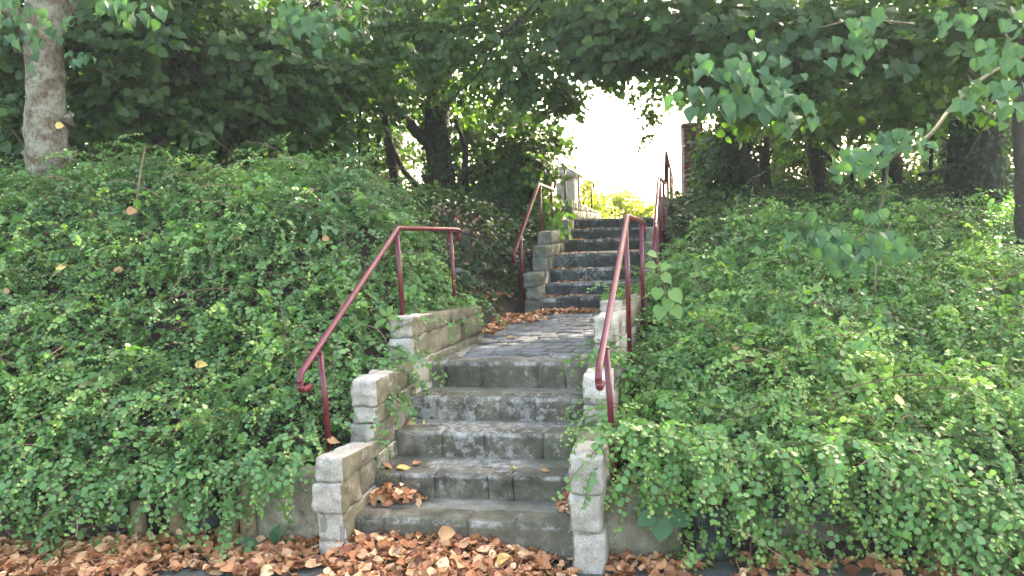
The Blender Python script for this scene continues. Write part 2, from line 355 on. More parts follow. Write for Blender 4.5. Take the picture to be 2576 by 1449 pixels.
prop(part('pavement', mesh_np('pavement', np.stack([GX.ravel(), GY.ravel(), GZ.ravel()], 1), np.stack([b0, b0+1, b0+98, b0+97], 1).ravel(), np.full(len(b0), 4), M['asphalt'])), kind='structure')

# ------------------------------------------------------------------ lower flight
U = np.array([math.sin(math.radians(12.4)), math.cos(math.radians(12.4))])
Ls = [(-.905, 3.93), (-.83, 4.23), (-.765, 4.555), (-.70, 4.87), (-.62, 5.20)]
Rs = [(.275, 3.71), (.34, 4.02), (.40, 4.34), (.445, 4.64), (.52, 4.95)]
Zs = [.19, .327, .48, .626, .80]
lower = empty('stone_staircase', (-.3, 3.8, 0), 'lower flight of five worn grey granite steps with brown leaves drifted at its foot', 'staircase')
def split(a, b, n, var=.3):
    w_ = np.array([1+random.uniform(-var, var) for _ in range(n)]); c = np.concatenate([[0], np.cumsum(w_)/w_.sum()])
    return c
zb = -.1
for s in range(5):
    A = np.array(Ls[s]); B = np.array(Rs[s]); z1 = Zs[s]; ext = .11*(B-A)/np.linalg.norm(B-A)
    A2 = A-ext; B2 = B+ext
    dep = .42 if s < 4 else .16
    body = MB(); u = U
    # tread slab, inset behind the edge stones
    me = stone_mesh(prism8(A2+u*.15, B2+u*.15, u, zb if s == 0 else Zs[s-1]-.06, z1-.006, dep-.15+.02), M['tread'], (16, 5, 2), .006, 40, 4, 'tread')
    st = part('step', me, lower)
    c = split(0, 1, [4, 6, 4, 6, 5][s], .45)
    for q in range(len(c)-1):
        a = A2+(B2-A2)*c[q]; b = A2+(B2-A2)*c[q+1]; gp = (b-a)/np.linalg.norm(b-a)*.003
        f_ = u*random.uniform(-.007, .005)
        part('stone', stone_mesh(prism8(a-gp*.5+f_, b+gp*.5+f_, u, (zb if s == 0 else Zs[s-1]-.05), z1+random.uniform(-.003, .003), .165), M['step'], (8, 5, 6), .008, 34, 9), st)
# cheek walls --------------------------------------------------------
def course_wall(parent, stacks, matf, mats, n=(5, 4, 4)):
    """stacks: (front inner xy, front outer xy, direction, length, [z levels], [pieces along], back top z)"""
    for (I, O, u, L, zl, pc, zback) in stacks:
        I = np.array(I); O = np.array(O); u = np.array(u)/np.linalg.norm(u)
        for c in range(len(zl)-1):
            z0, z1 = zl[c], zl[c+1]; top = c == len(zl)-2
            cc = split(0, 1, pc[c], .25)
            sh = random.uniform(-.014, .014)
            for q in range(pc[c]):
                s0 = cc[q]*L + (.0 if q else sh) + .001; s1 = cc[q+1]*L - .001
                jo = random.uniform(-.006, .006)
                v = (O-I)/np.linalg.norm(O-I)*jo
                zt0 = z1 if not top else z1+(zback-z1)*cc[q]; zt1 = z1 if not top else z1+(zback-z1)*cc[q+1]
                me = stone_mesh(prism8(I+v+u*s0, O+v*2+u*s0, u, z0+.001, zt0-.001*(not top), s1-s0, zt1-.001*(not top)), matf if q == 0 else mats, n if q else (12, 10, 10), .013, 18, 14)
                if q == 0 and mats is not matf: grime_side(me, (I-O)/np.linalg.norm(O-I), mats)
                part('stone', me, parent)
        mb = MB(); s = .014
        Ii = I+(O-I)*.09+u*.02; Oo = O-(O-I)*.09+u*.02; zt = min(zl[-1], zback)-.02
        P = prism8(Ii, Oo, u, zl[0], zt, L-.03)
        mb.add(P, [[0, 2, 3, 1], [4, 5, 7, 6], [0, 1, 5, 4], [1, 3, 7, 5], [3, 2, 6, 7], [2, 0, 4, 6]])
        part('mortar', mb.mesh('mortar', M['mortar'], False), parent)
def perp(u): return np.array([u[1], -u[0]])      # to the right of u
def pt(I, s, u=U): return np.array(I)+np.array(u)*s
IL = np.array([-.93, 3.80]); IR = np.array([.245, 3.57]); PR = perp(U)
UC = np.array([math.sin(math.radians(17.4)), math.cos(math.radians(17.4))])
lc = empty('cheek_wall', (-1.0, 3.8, 0), 'stepped wall of squared granite blocks on the left of the lower steps, ending along the cobbled landing', 'stone wall')
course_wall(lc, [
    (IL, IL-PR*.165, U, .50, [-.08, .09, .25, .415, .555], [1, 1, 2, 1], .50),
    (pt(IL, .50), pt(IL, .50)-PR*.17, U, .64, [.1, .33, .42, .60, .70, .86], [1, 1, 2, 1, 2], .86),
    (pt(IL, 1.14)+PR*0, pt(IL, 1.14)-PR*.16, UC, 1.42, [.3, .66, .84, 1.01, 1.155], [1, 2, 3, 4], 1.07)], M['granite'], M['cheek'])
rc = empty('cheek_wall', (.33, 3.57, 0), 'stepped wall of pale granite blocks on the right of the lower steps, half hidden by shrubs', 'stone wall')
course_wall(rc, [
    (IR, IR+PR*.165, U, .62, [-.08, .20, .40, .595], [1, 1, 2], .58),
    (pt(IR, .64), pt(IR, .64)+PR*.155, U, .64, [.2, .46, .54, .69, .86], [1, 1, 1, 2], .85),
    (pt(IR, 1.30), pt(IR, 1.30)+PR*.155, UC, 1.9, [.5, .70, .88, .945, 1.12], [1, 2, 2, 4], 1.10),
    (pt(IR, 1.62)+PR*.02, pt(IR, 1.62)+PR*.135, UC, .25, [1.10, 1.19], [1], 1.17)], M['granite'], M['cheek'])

# ------------------------------------------------------------------ cobbled landing
ld = MB(); ZL = .795
base = [(-.66, 5.32), (.53, 5.06), (.60, 5.35), (1.45, 8.2), (.0, 8.25), (-.42, 7.2), (-.50, 6.3)]
ld.add([(x, y, ZL-.018) for x, y in base]+[(x, y, ZL-.2) for x, y in base], [list(range(7))[::1]]+[[i, (i+1) % 7, 7+(i+1) % 7, 7+i][::-1] for i in range(7)])
ldo = ld.build('landing', M['mortar'], smooth=False); prop(ldo, kind='structure')
cnt = 0; s = .17; row = 0
while s < 3.25:
    dpt = random.uniform(.115, .15); t = -.03+random.uniform(-.08, .02)
    C0 = np.array([-.62, 5.20]) + UC*s
    P_ = perp(U*(1-s/3.3)+np.array([0, 1])*(s/3.3)); P_ = P_/np.linalg.norm(P_)
    while t < 1.36:
        wd = random.uniform(.15, .24)
        a = C0+P_*t; b = C0+P_*(t+wd-.006)
        if a[0] > itp(a[1], [(5, -.70), (6.3, -.30), (7.3, -.28), (8.1, .05)]) and b[0] < itp(b[1], [(5, .55), (6, .83), (8, 1.36)])+.03:
            h = random.uniform(-.004, .004)
            me = stone_mesh(prism8(a, b, UC, ZL-.06, ZL+h, dpt-.009, ZL+h+random.uniform(-.004, .004)), M['sett'], (4, 3, 2), .004, 14, 14, 'sett')
            part('sett', me, ldo); cnt += 1
        t += wd
    s += dpt
print('setts', cnt)

# ------------------------------------------------------------------ upper flight
upper = empty('stone_staircase', (.8, 8.0, .8), 'upper flight of seven dark shaded stone steps climbing to the bright opening', 'staircase')
UU = np.array([math.sin(math.radians(13)), math.cos(math.radians(13))])
yU = [8.02, 8.33, 8.66, 9.0, 9.85, 10.15, 10.45]; zU = [.94, 1.07, 1.205, 1.375, 1.52, 1.66, 1.79]
xlU = [.29, .35, .41, .47, .74, .82, .87]; xrU = [1.36, 1.44, 1.50, 1.58, 1.78, 1.86, 1.94]
for s in range(7):
    A = np.array([xlU[s]-.05, yU[s]]); B = np.array([xrU[s]+.08, yU[s]+.02]); z1 = zU[s]; zb_ = (zU[s-1]-.05) if s else .7
    nd = (yU[s+1]-yU[s]) if s < 6 else .6
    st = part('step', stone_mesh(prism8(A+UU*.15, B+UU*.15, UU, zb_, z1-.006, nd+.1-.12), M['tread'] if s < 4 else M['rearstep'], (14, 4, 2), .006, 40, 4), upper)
    c = split(0, 1, 4 if s % 2 else 5)
    for q in range(len(c)-1):
        a = A+(B-A)*c[q]; b = A+(B-A)*c[q+1]
        f_ = UU*random.uniform(-.010, .006)
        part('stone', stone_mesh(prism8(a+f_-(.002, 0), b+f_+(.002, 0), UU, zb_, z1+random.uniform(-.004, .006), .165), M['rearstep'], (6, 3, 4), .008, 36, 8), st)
PU = perp(UU)
ul = empty('cheek_wall', (.25, 7.95, .8), 'stepped mossy block wall on the left of the upper steps, leading to the low wall at the top', 'stone wall')
I0 = np.array([.285, 7.92])
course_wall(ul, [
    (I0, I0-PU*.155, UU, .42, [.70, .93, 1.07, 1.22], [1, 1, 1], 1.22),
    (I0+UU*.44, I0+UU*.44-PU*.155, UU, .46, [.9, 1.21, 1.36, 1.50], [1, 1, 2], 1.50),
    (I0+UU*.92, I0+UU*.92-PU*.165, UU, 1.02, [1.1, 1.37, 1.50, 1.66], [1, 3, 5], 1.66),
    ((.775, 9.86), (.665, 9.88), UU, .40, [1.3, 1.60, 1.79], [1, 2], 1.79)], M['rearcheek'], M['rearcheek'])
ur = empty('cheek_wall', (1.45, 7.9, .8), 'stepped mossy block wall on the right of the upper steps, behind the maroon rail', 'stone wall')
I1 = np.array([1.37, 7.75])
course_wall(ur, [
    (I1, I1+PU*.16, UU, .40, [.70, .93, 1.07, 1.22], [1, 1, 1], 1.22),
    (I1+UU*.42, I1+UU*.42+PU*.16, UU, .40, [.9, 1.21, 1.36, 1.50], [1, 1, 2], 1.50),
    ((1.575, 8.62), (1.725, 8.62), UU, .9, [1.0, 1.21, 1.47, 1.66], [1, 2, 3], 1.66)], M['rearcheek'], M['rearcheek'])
UK = np.array([math.sin(math.radians(11)), math.cos(math.radians(11))]); PK = perp(UK)
tw = empty('low_wall', (.85, 10.3, 1.8), 'low wall of narrow upright grey blocks receding along the left at the top of the steps', 'stone wall')
K0 = np.array([.865, 10.22])
course_wall(tw, [(K0, K0-PK*.125, UK, 5.9, [1.6, 1.80, 1.93, 2.055], [4, 34, 34], 1.95)], M['rearcheek'], M['rearcheek'], n=(3, 3, 3))
tw2 = empty('low_wall', (2.0, 9.6, 1.8), 'short low stone wall on the right at the top of the steps, behind the rail posts', 'stone wall')
K1 = np.array([1.93, 9.62])
course_wall(tw2, [(K1, K1+PK*.13, UK, 5.0, [1.4, 1.72, 1.90, 2.05], [2, 12, 12], 1.98)], M['rearcheek'], M['rearcheek'], n=(3, 3, 3))
mb = MB(); mb.add([(.8, 10.9, 1.781), (2.0, 10.6, 1.781), (8.5, 40, 1.60), (6.5, 40, 1.60)], [[0, 1, 2, 3]])
prop(mb.build('path', M['asphalt'], smooth=False), kind='structure')

# ------------------------------------------------------------------ handrails
RT = .0185
def bez(P, n=8):
    """rounds polyline corners marked by radius: P = [(point, radius)]"""
    out = []
    for k, (p, r) in enumerate(P):
        p = np.array(p, float)
        if r == 0 or k in (0, len(P)-1): out.append(p); continue
        a = np.array(P[k-1][0], float); b = np.array(P[k+1][0], float)
        ua = (a-p)/np.linalg.norm(a-p); ub = (b-p)/np.linalg.norm(b-p)
        for t in np.linspace(0, 1, n):
            out.append((1-t)**2*(p+ua*r)+2*t*(1-t)*p+t*t*(p+ub*r))
    return out
def handrail(label, path, posts, hooks, holes=()):
    """path points with corner radius; posts (x, y, z0, z1)"""
    b = path[0][0]
    e = empty('handrail', (posts[0][0], posts[0][1], posts[0][2]), label, 'handrail', 'maroon tube handrails beside the steps')
    mb = MB(); P = bez(path); mb.tube(P, RT, 14); mb.build('rail', M['paint'], e)
    for (x, y, z0, z1, *t) in posts:
        mb = MB(); dx = t[0] if t else 0
        mb.tube([(x+dx, y, z0-.25), (x+dx*.5, y, (z0+z1)/2), (x, y, z1)], RT*.92, 12)
        mb.tube([(x, y, z1-.006), (x, y, z1+.001)], RT*1.12, 12)
        mb.build('post', M['paint'], e)
    return e
c1 = at(1002, 574, 5.2); p1 = at(803, 884, 4.22); h0 = at(769, 921, 4.07)
d_ = (c1-h0)/np.linalg.norm(c1-h0)
e1 = at(1143, 577, 6.15)
def hook_down(h, d, r=.05):     # the curl under the low end of a rail
    d = np.array(d); n_ = np.array([0, 0, -1.]); 
    return [(h+(-d)*.045+np.array([0, 0, -.06])+d*.085*np.array([1, 1, .2])+np.array([0, 0, -.045]), 0), (h-d*.075+np.array([0, 0, -.095]), .05), (h-d*.085, .055)]
handrail('near handrail left of the lower steps, maroon tube with curled lower end',
         hook_down(h0, d_)+[(c1, .004), (e1, .05), (e1+np.array([.035, .10, -.008]), .04), (e1+np.array([.03, .09, -.10]), 0)],
         [(p1[0]+.004, p1[1], .47, p1[2]-.004, .03), (c1[0]-.012, c1[1]+.0, 1.08, c1[2]-.03, .02), (e1[0]-.03, e1[1]-.06, .95, e1[2]-.02, .02)], 1)
c2 = at(1578, 545, 4.9); h2 = at(1510, 910, 3.78); p2 = at(1521, 875, 3.88); e2 = at(1615, 556, 5.95)
d2 = (c2-h2)/np.linalg.norm(c2-h2)
handrail('near handrail right of the lower steps, maroon tube rising steeply in front of the shrubs',
         hook_down(h2, d2)+[(c2, .004), (e2, .05), (e2+np.array([.035, .09, -.02]), .04), (e2+np.array([.03, .08, -.10]), 0)],
         [(p2[0]+.01, p2[1]+.02, .45, p2[2]-.0, .03), (c2[0]-.004, c2[1]+.05, .95, c2[2]-.04, .01), (e2[0]-.015, e2[1]-.05, .95, e2[2]-.02, .0)], 1)
a0 = at(1297, 628, 7.75); a1 = at(1354.5, 463, 8.85); a2 = at(1394, 478, 9.95); a3 = at(1405, 409, 10.4); a4 = at(1492, 459, 16.3)
dd = (a1-a0)/np.linalg.norm(a1-a0)
P1 = at(1310, 585, 8.0); P2 = at(1358, 468, 8.95); P3 = at(1387, 479, 9.75)
handrail('far handrail left of the upper steps, zigzag maroon tube running along the low wall',
         [(a0-dd*.06+np.array([0, 0, -.11]), 0), (a0-dd*.09, .05), (a1, .004), (a2, .004), (a3, .004), (a4, .06), (a4+np.array([.03, .15, -.01]), .04), (a4+np.array([.03, .15, -.12]), 0)],
         [(P1[0], P1[1], 1.0, P1[2]), (P2[0], P2[1], 1.6, P2[2]-.01), (P3[0], P3[1], 1.7, P3[2]-.01)] +
         [(*at(1420, 421, 11.4)[:2], 2.0, 2.60), (*at(1455, 441, 13.4)[:2], 1.95, 2.60), (*at(1487, 458, 16.0)[:2], 1.9, 2.60)], 0)
b0_ = at(1645, 612, 6.9); b1_ = at(1657, 446, 8.04); b2_ = at(1673.5, 461, 9.5); b3_ = at(1676, 384, 9.65); b4_ = at(1692, 447, 15.4)
dd = (b1_-b0_)/np.linalg.norm(b1_-b0_)
handrail('far handrail right of the upper steps, maroon tube seen nearly end on against the sky',
         [(b0_-dd*.06+np.array([0, 0, -.11]), 0), (b0_-dd*.09, .05), (b1_, .004), (b2_, .004), (b3_, .004), (b4_, .06), (b4_+np.array([.03, .12, -.01]), .04), (b4_+np.array([.03, .12, -.12]), 0)],
         [(*at(1650, 560, 7.2)[:2], 1.0, 1.72), (*at(1659.5, 455, 8.12)[:2], 1.5, 2.19), (*at(1669, 462, 9.1)[:2], 1.65, 2.20)] +
         [(*at(1679, 400, 10.1)[:2], 1.9, 2.60), (*at(1686, 420, 12.3)[:2], 1.9, 2.60), (*at(1691, 445, 15.1)[:2], 1.9, 2.60)], 0)

# ------------------------------------------------------------------ pillars behind
pd = 17.2
pe = empty('stone_pillar', tuple(at(1430, 500, pd)[:2])+(1.8,), 'grey square pillar with a slab cap behind the left rail at the top of the steps', 'pillar')
x0, x1 = at(1398, 470, pd)[0], at(1444, 470, pd)[0]; zt = at(1440, 446, pd)[2]; zc_ = at(1440, 428, pd)[2]
part('shaft', stone_mesh(prism8((x0, pd), (x1, pd), (.30, .95), 1.6, zt, .75), M['pillar'], (4, 4, 8), .004, 40), pe)
part('cap', stone_mesh(prism8((x0-.06, pd-.08), (x1+.04, pd-.08), (.30, .95), zt, zc_, .95), M['slate'], (4, 4, 2), .005, 20), pe)
part('cap_ridge', stone_mesh(prism8((x0-.02, pd+.05), (x1-.14, pd+.05), (.30, .95), zc_, at(1440, 416, pd)[2], .6), M['slate'], (3, 3, 2), .005, 12), pe)
# brick pillar
be = empty('brick_pillar', tuple(at(1735, 495, 12.0)), 'ivy-covered red brick pillar beside the bright opening right of the rails', 'pillar')
d = 12.0; bx0 = at(1722, 400, d)[0]; bx1 = at(1786, 400, d)[0]; bz0 = 1.75; bz1 = at(1730, 305, d)[2]
mb = MB(); mb.box((bx0+.012, d+.012, bz0), (bx1-.1, d+.30, bz1-.02)); mb.build('mortar', M['mortar'], be, False)
zz = bz0; r = 0; bm_ = None
bk = []
while zz < bz1-.03:
    xw = bx1 if zz < bz0+.35 else bx1-.09
    x = bx0 - (.03 if zz > bz1-.15 else 0)
    first = True
    while x < xw-.03:
        L = .105 if (first and r % 2) else .215; x2 = min(x+L, xw)
        jj = random.uniform(-.004, .004)
        part('brick', stone_mesh([(x, d+jj, zz), (x2-.01, d+jj, zz), (x, d+.105, zz), (x2-.01, d+.105, zz), (x, d+jj, zz+.063), (x2-.01, d+jj, zz+.063), (x, d+.105, zz+.063), (x2-.01, d+.105, zz+.063)], M['brick'], (2, 1, 1), .003, 30, name='brick'), be)
        x = x2; first = False
    zz += .073; r += 1

# ------------------------------------------------------------------ foot of the banks: concrete, stakes, fabric
cf = part('concrete_footing', stone_mesh(prism8((-1.48, 4.03), (-1.10, 3.98), (0, 1), -.1, .40, .18, .40), M['concrete'], (10, 3, 10), .02, 10, 5)); prop(cf, 'rough mossy concrete footing against the left end block of the steps', 'footing')
cf = part('concrete_footing', stone_mesh(prism8((.425, 3.70), (.85, 3.70), (0, 1), -.1, .36, .15, .36), M['concrete'], (10, 3, 10), .018, 8, 5)); prop(cf, 'pale concrete footing against the right end block of the steps', 'footing')
cf = part('concrete_footing', stone_mesh(prism8((1.00, 3.75), (1.78, 3.66), (0, 1), -.1, .22, .15, .23), M['concrete'], (16, 3, 7), .02, 10, 5)); prop(cf, 'low mossy concrete kerb under the dark fabric right of the steps', 'footing')
def stake(x, y, r, z0, z1, label, tilt=0):
    mb = MB(); n = 12
    P = [(x+tilt*t, y, z0-.1+(z1-z0+.1)*t) for t in np.linspace(0, 1, 6)]
    mb.tube(P, [r*1.02, r, r, r*.99, r*.98, r*.93], n, jitter=.12); o = mb.build('wooden_stake', M['wood']); prop(o, label, 'stake', 'wooden stakes along the foot of the left bank'); return o
stake(-1.535, 4.09, .062, 0, .36, 'thick weathered round stake under the shrubs nearest the left block wall', .01)
stake(-1.66, 4.12, .035, 0, .17, 'short broken stake leaning just left of the thick round stake', .03)
stake(-1.98, 4.12, .04, 0, .24, 'thin stake half covered by drooping shoots in the middle of the left foot', .02)
stake(-2.18, 4.12, .04, 0, .25, 'leftmost brown stake under the drooping shoots', -.01)
def sheet(A, B, z0, z1, label, fold=.03, lean=.05, n=14, m_=8, twist=0):
    V = []; F = []
    s0 = random.uniform(0, 9)
    for jx in range(n+1):
        for k in range(m_+1):
            t = jx/n; h = k/m_
            x = A[0]+(B[0]-A[0])*t; y = A[1]+(B[1]-A[1])*t + lean*h + fold*noise.noise(Vector((t*4+s0, h*3, s0)))
            z = z0+(z1-z0)*h + .02*noise.noise(Vector((t*5+s0, 3, h)))
            V.append((x+.02*noise.noise(Vector((h*3, s0, t*3))), y, z))
    for jx in range(n):
        for k in range(m_):
            a = jx*(m_+1)+k; F.append([a, a+m_+1, a+m_+2, a+1])
    mb = MB(); mb.add(V, F); o = mb.build('ground_fabric', M['fabric'])
    sol = o.modifiers.new('thickness', 'SOLIDIFY'); sol.thickness = .003
    return prop(o, label, 'fabric sheet')
sheet((-1.47, 4.05), (-1.34, 4.0), 0, .28, 'torn dark blue-green fabric beside the thick round stake', .05)
sheet((.90, 3.66), (1.06, 3.62), .0, .27, 'ragged dark green fabric flap beside the pale concrete footing', .04)
sheet((1.28, 3.66), (1.83, 3.60), .20, .42, 'wide dark grey-green fabric band above the low mossy kerb', .03)
sheet((1.83, 3.58), (1.95, 3.55), -.0, .42, 'narrow pleated fabric strip hanging at the right end of the low kerb', .06, n=20)
sheet((-2.75, 4.16), (-1.75, 4.14), .05, .36, 'long dark fabric behind the stakes along the left foot', .04, n=24)

# black pipe end
pc = at(1123, 684, 6.75)
mb = MB(); mb.tube([pc, pc+np.array([.12, .09, .0])], .028, 16, cap=False); mb.tube([pc+np.array([.005, .003, 0]), pc+np.array([.12, .09, .0])], .024, 16)
prop(mb.build('drain_pipe', M['pipe']), 'grey drain pipe end with a black mouth sticking out of the left bank', 'pipe')

# ------------------------------------------------------------------ foliage tools
def rotmat(x_axis, z_axis):
    """N frames: x along leaf, z leaf normal"""
    x = x_axis/np.linalg.norm(x_axis, axis=1, keepdims=True)
    z = z_axis-(z_axis*x).sum(1, keepdims=True)*x; z /= np.linalg.norm(z, axis=1, keepdims=True)+1e-9
    y = np.cross(z, x); return np.stack([x, y, z], 2)          # columns
def leafT(kind):
    if kind == 'oval':
        V = [(0, 0, 0), (.26, .45, .05), (.74, .40, .05), (1, 0, -.03), (.74, -.40, .05), (.26, -.45, .05)]
        F = [[0, 3, 2, 1], [0, 5, 4, 3]]
    elif kind == 'heart':
        V = [(0, 0, 0), (-.10, .22, .02), (.10, .46, .05), (.42, .50, .06), (.74, .30, .02), (1.05, 0, -.09), (.74, -.30, .02), (.42, -.50, .06), (.10, -.46, .05), (-.10, -.22, .02), (.45, 0, -.02)]
        F = [[0, 10, 2, 1], [10, 4, 3, 2], [10, 5, 4], [0, 9, 8, 10], [10, 8, 7, 6], [10, 6, 5]]
    elif kind == 'simple':
        V = [(0, 0, 0), (.35, .42, .05), (1, 0, -.06), (.35, -.42, .05)]
        F = [[0, 2, 1], [0, 3, 2]]
    elif kind == 'ivy':
        V = [(0, 0, 0), (.02, .42, .03), (.35, .32, .02), (.5, .5, .03), (.62, .2, 0), (1, 0, -.05), (.62, -.2, 0), (.5, -.5, .03), (.35, -.32, .02), (.02, -.42, .03)]
        F = [[0, 4, 2, 1], [2, 4, 3], [0, 5, 4], [0, 6, 5], [6, 8, 7], [0, 9, 8, 6]]
    elif kind == 'lance':
        V = [(0, 0, 0), (.25, .2, .04), (.6, .24, .04), (1, 0, -.05), (.6, -.24, .04), (.25, -.2, .04), (.3, 0, 0), (.65, 0, 0)]
        F = [[0, 6, 1], [6, 7, 2, 1], [7, 3, 2], [0, 5, 6], [5, 4, 7, 6], [4, 3, 7]]
    return np.array(V, float), F
def merge(kind, R, T, S, tint):
    V, F = leafT(kind); n = len(T); nv = len(V)
    if not hasattr(S, '__len__'): S = np.full(n, S)
    W = np.einsum('nij,vj->nvi', R, V)*np.asarray(S)[:, None, None] + T[:, None, :]
    fl = np.concatenate([np.array(f) for f in F]); fc = np.array([len(f) for f in F])
    loops = (np.arange(n)[:, None]*nv + fl[None]).ravel(); counts = np.tile(fc, n)
    return W.reshape(-1, 3), loops, counts, np.repeat(tint, nv)
def cat(ms):
    Vs = []; Ls_ = []; Cs = []; Ts = []; b = 0
    for V, L, C, T in ms: Vs.append(V); Ls_.append(L+b); Cs.append(C); Ts.append(T); b += len(V)
    return np.concatenate(Vs), np.concatenate(Ls_), np.concatenate(Cs), np.concatenate(Ts)
def nrm(a): return a/(np.linalg.norm(a, axis=-1, keepdims=True)+1e-9)

# prototypes for scattering live in a collection that is not part of the scene
def protocol(name): return bpy.data.collections.new(name)
def make_sprig(L, n, leaf, droop, curl, mat_, kind='oval', stem_r=.0016, tipy=.35, twist=.4):
    """arching shoot along +x, up +z, opposite pairs of leaves"""
    P = []; p = np.array([0., 0, 0]); el = random.uniform(.5, .9); az = 0
    seg = L/12; P.append(p.copy())
    for i in range(12):
        el -= droop/12*(1+.5*i/12); az += random.uniform(-curl, curl)/6
        p = p+seg*np.array([math.cos(el)*math.cos(az), math.cos(el)*math.sin(az), math.sin(el)]); P.append(p.copy())
    P = np.array(P); T = []; XA = []; ZA = []; S = []; ti = []
    for i in range(n):
        t = .12+.88*i/(n-1); k = min(11, int(t*12)); fr = t*12-k; q = P[k]*(1-fr)+P[min(12, k+1)]*fr
        tan = nrm(P[min(12, k+1)]-P[k]); side = nrm(np.cross(np.array([0, 0, 1.]), tan)); upv = np.cross(tan, side)
        for sg in (-1, 1):
            rr = np.array([random.gauss(0, 1) for _ in range(3)])
            if n > 6 and random.random() < .18: continue
            XA.append(side*sg*1.0+tan*.5+upv*random.uniform(-.6, .25)+rr*.42); ZA.append(upv*.8+tan*.35+rr*twist+np.array([0, 0, .25])); T.append(q+tan*random.uniform(-.012, .012))
            S.append(leaf*(1.0 if t < .75 else 1-.55*(t-.75)/.25)*random.uniform(.65, 1.25)); ti.append(.32+random.uniform(-.12, .12)+tipy*max(0, (t-.78)/.22))
    m1 = merge(kind, rotmat(np.array(XA), np.array(ZA)), np.array(T), np.array(S), np.array(ti))
    me = mesh_np('sprig', m1[0], m1[1], m1[2], mat_, True, {'tint': m1[3]})
    me.materials.append(M['stem'])
    # stem
    import bmesh
    mb = MB(); mb.tube(P[::2], [stem_r]*len(P[::2]), 3, cap=False)
    bm = bmesh.new(); bm.from_mesh(me); base = [bm.verts.new(v) for v in mb.v]
    for f in mb.f:
        fc = bm.faces.new([base[i] for i in f]); fc.material_index = 1
    bm.to_mesh(me); bm.free()
    return me
_gn_cache = {}
def scatter(name, pts, rot, scl, idx, tint, coll, label=None, parent=None):
    n = len(pts)
    me = bpy.data.meshes.new(name); me.vertices.add(n); me.vertices.foreach_set('co', np.asarray(pts, np.float32).ravel()); me.update()
    a = me.attributes.new('rot', 'FLOAT_VECTOR', 'POINT'); a.data.foreach_set('vector', np.asarray(rot, np.float32).ravel())
    a = me.attributes.new('scl', 'FLOAT', 'POINT'); a.data.foreach_set('value', np.asarray(scl, np.float32))
    a = me.attributes.new('idx', 'INT', 'POINT'); a.data.foreach_set('value', np.asarray(idx, np.int32))
    a = me.attributes.new('itint', 'FLOAT', 'POINT'); a.data.foreach_set('value', np.asarray(tint, np.float32))
    o = bpy.data.objects.new(name, me); COL.objects.link(o)
    ng = bpy.data.node_groups.new('scatter_'+name, 'GeometryNodeTree')
    ng.interface.new_socket('Geometry', in_out='INPUT', socket_type='NodeSocketGeometry'); ng.interface.new_socket('Geometry', in_out='OUTPUT', socket_type='NodeSocketGeometry')
    nd = ng.nodes; gi = nd.new('NodeGroupInput'); go = nd.new('NodeGroupOutput'); ip = nd.new('GeometryNodeInstanceOnPoints')
    ci = nd.new('GeometryNodeCollectionInfo'); ci.inputs['Collection'].default_value = coll; ci.inputs['Separate Children'].default_value = True; ci.inputs['Reset Children'].default_value = True
    def na(nm, t):
        q = nd.new('GeometryNodeInputNamedAttribute'); q.data_type = t; q.inputs['Name'].default_value = nm
        return q.outputs['Attribute']
    lk = ng.links.new
    lk(gi.outputs[0], ip.inputs['Points']); lk(ci.outputs[0], ip.inputs['Instance']); ip.inputs['Pick Instance'].default_value = True
    lk(na('idx', 'INT'), ip.inputs['Instance Index']); lk(na('rot', 'FLOAT_VECTOR'), ip.inputs['Rotation']); lk(na('scl', 'FLOAT'), ip.inputs['Scale'])
    lk(ip.outputs[0], go.inputs[0])
    md = o.modifiers.new('scatter', 'NODES'); md.node_group = ng
    prop(o, kind='stuff')
    if label: o['label'] = label
    return o
def fill(coll, meshes):
    for k, me in enumerate(meshes):
        ob = bpy.data.objects.new('%s_%02d' % (coll.name, k), me); coll.objects.link(ob)

# ------------------------------------------------------------------ shrub banks
sprigs = protocol('sprigs')
fill(sprigs, [make_sprig(random.uniform(.28, .42), 13, .028, random.uniform(1.0, 1.9), .9, M['shrub'], twist=.6) for _ in range(8)] +
             [make_sprig(random.uniform(.14, .24), 8, .026, random.uniform(.5, 1.3), 1.2, M['shrub'], twist=.7) for _ in range(6)] +
             [make_sprig(random.uniform(.4, .55), 17, .028, random.uniform(.9, 1.5), .45, M['shrub'], twist=.45, tipy=.5) for _ in range(6)] +
             [make_sprig(random.uniform(.35, .6), 4, .006, random.uniform(.3, 1.4), 1.0, M['shrub'], stem_r=.0026) for _ in range(3)] +
             [make_sprig(random.uniform(.2, .3), 5, .046, random.uniform(.8, 1.6), .6, M['shrub'], kind='heart', twist=.6) for _ in range(3)])
def mound(x, y):
    """thickness of the shrub layer above the soil"""
    xl = itp(y, XL); xr = itp(y, XR)
    d = np.where(x < xl, xl-x, x-xr); e = np.clip(d/.55, 0, 1)
    n1 = nz(x, y, 1.3, 3.1); n2 = nz(x, y, 3.3, 8.2)
    return e**.7*(.20+.22*n1+.16*n2)+.08
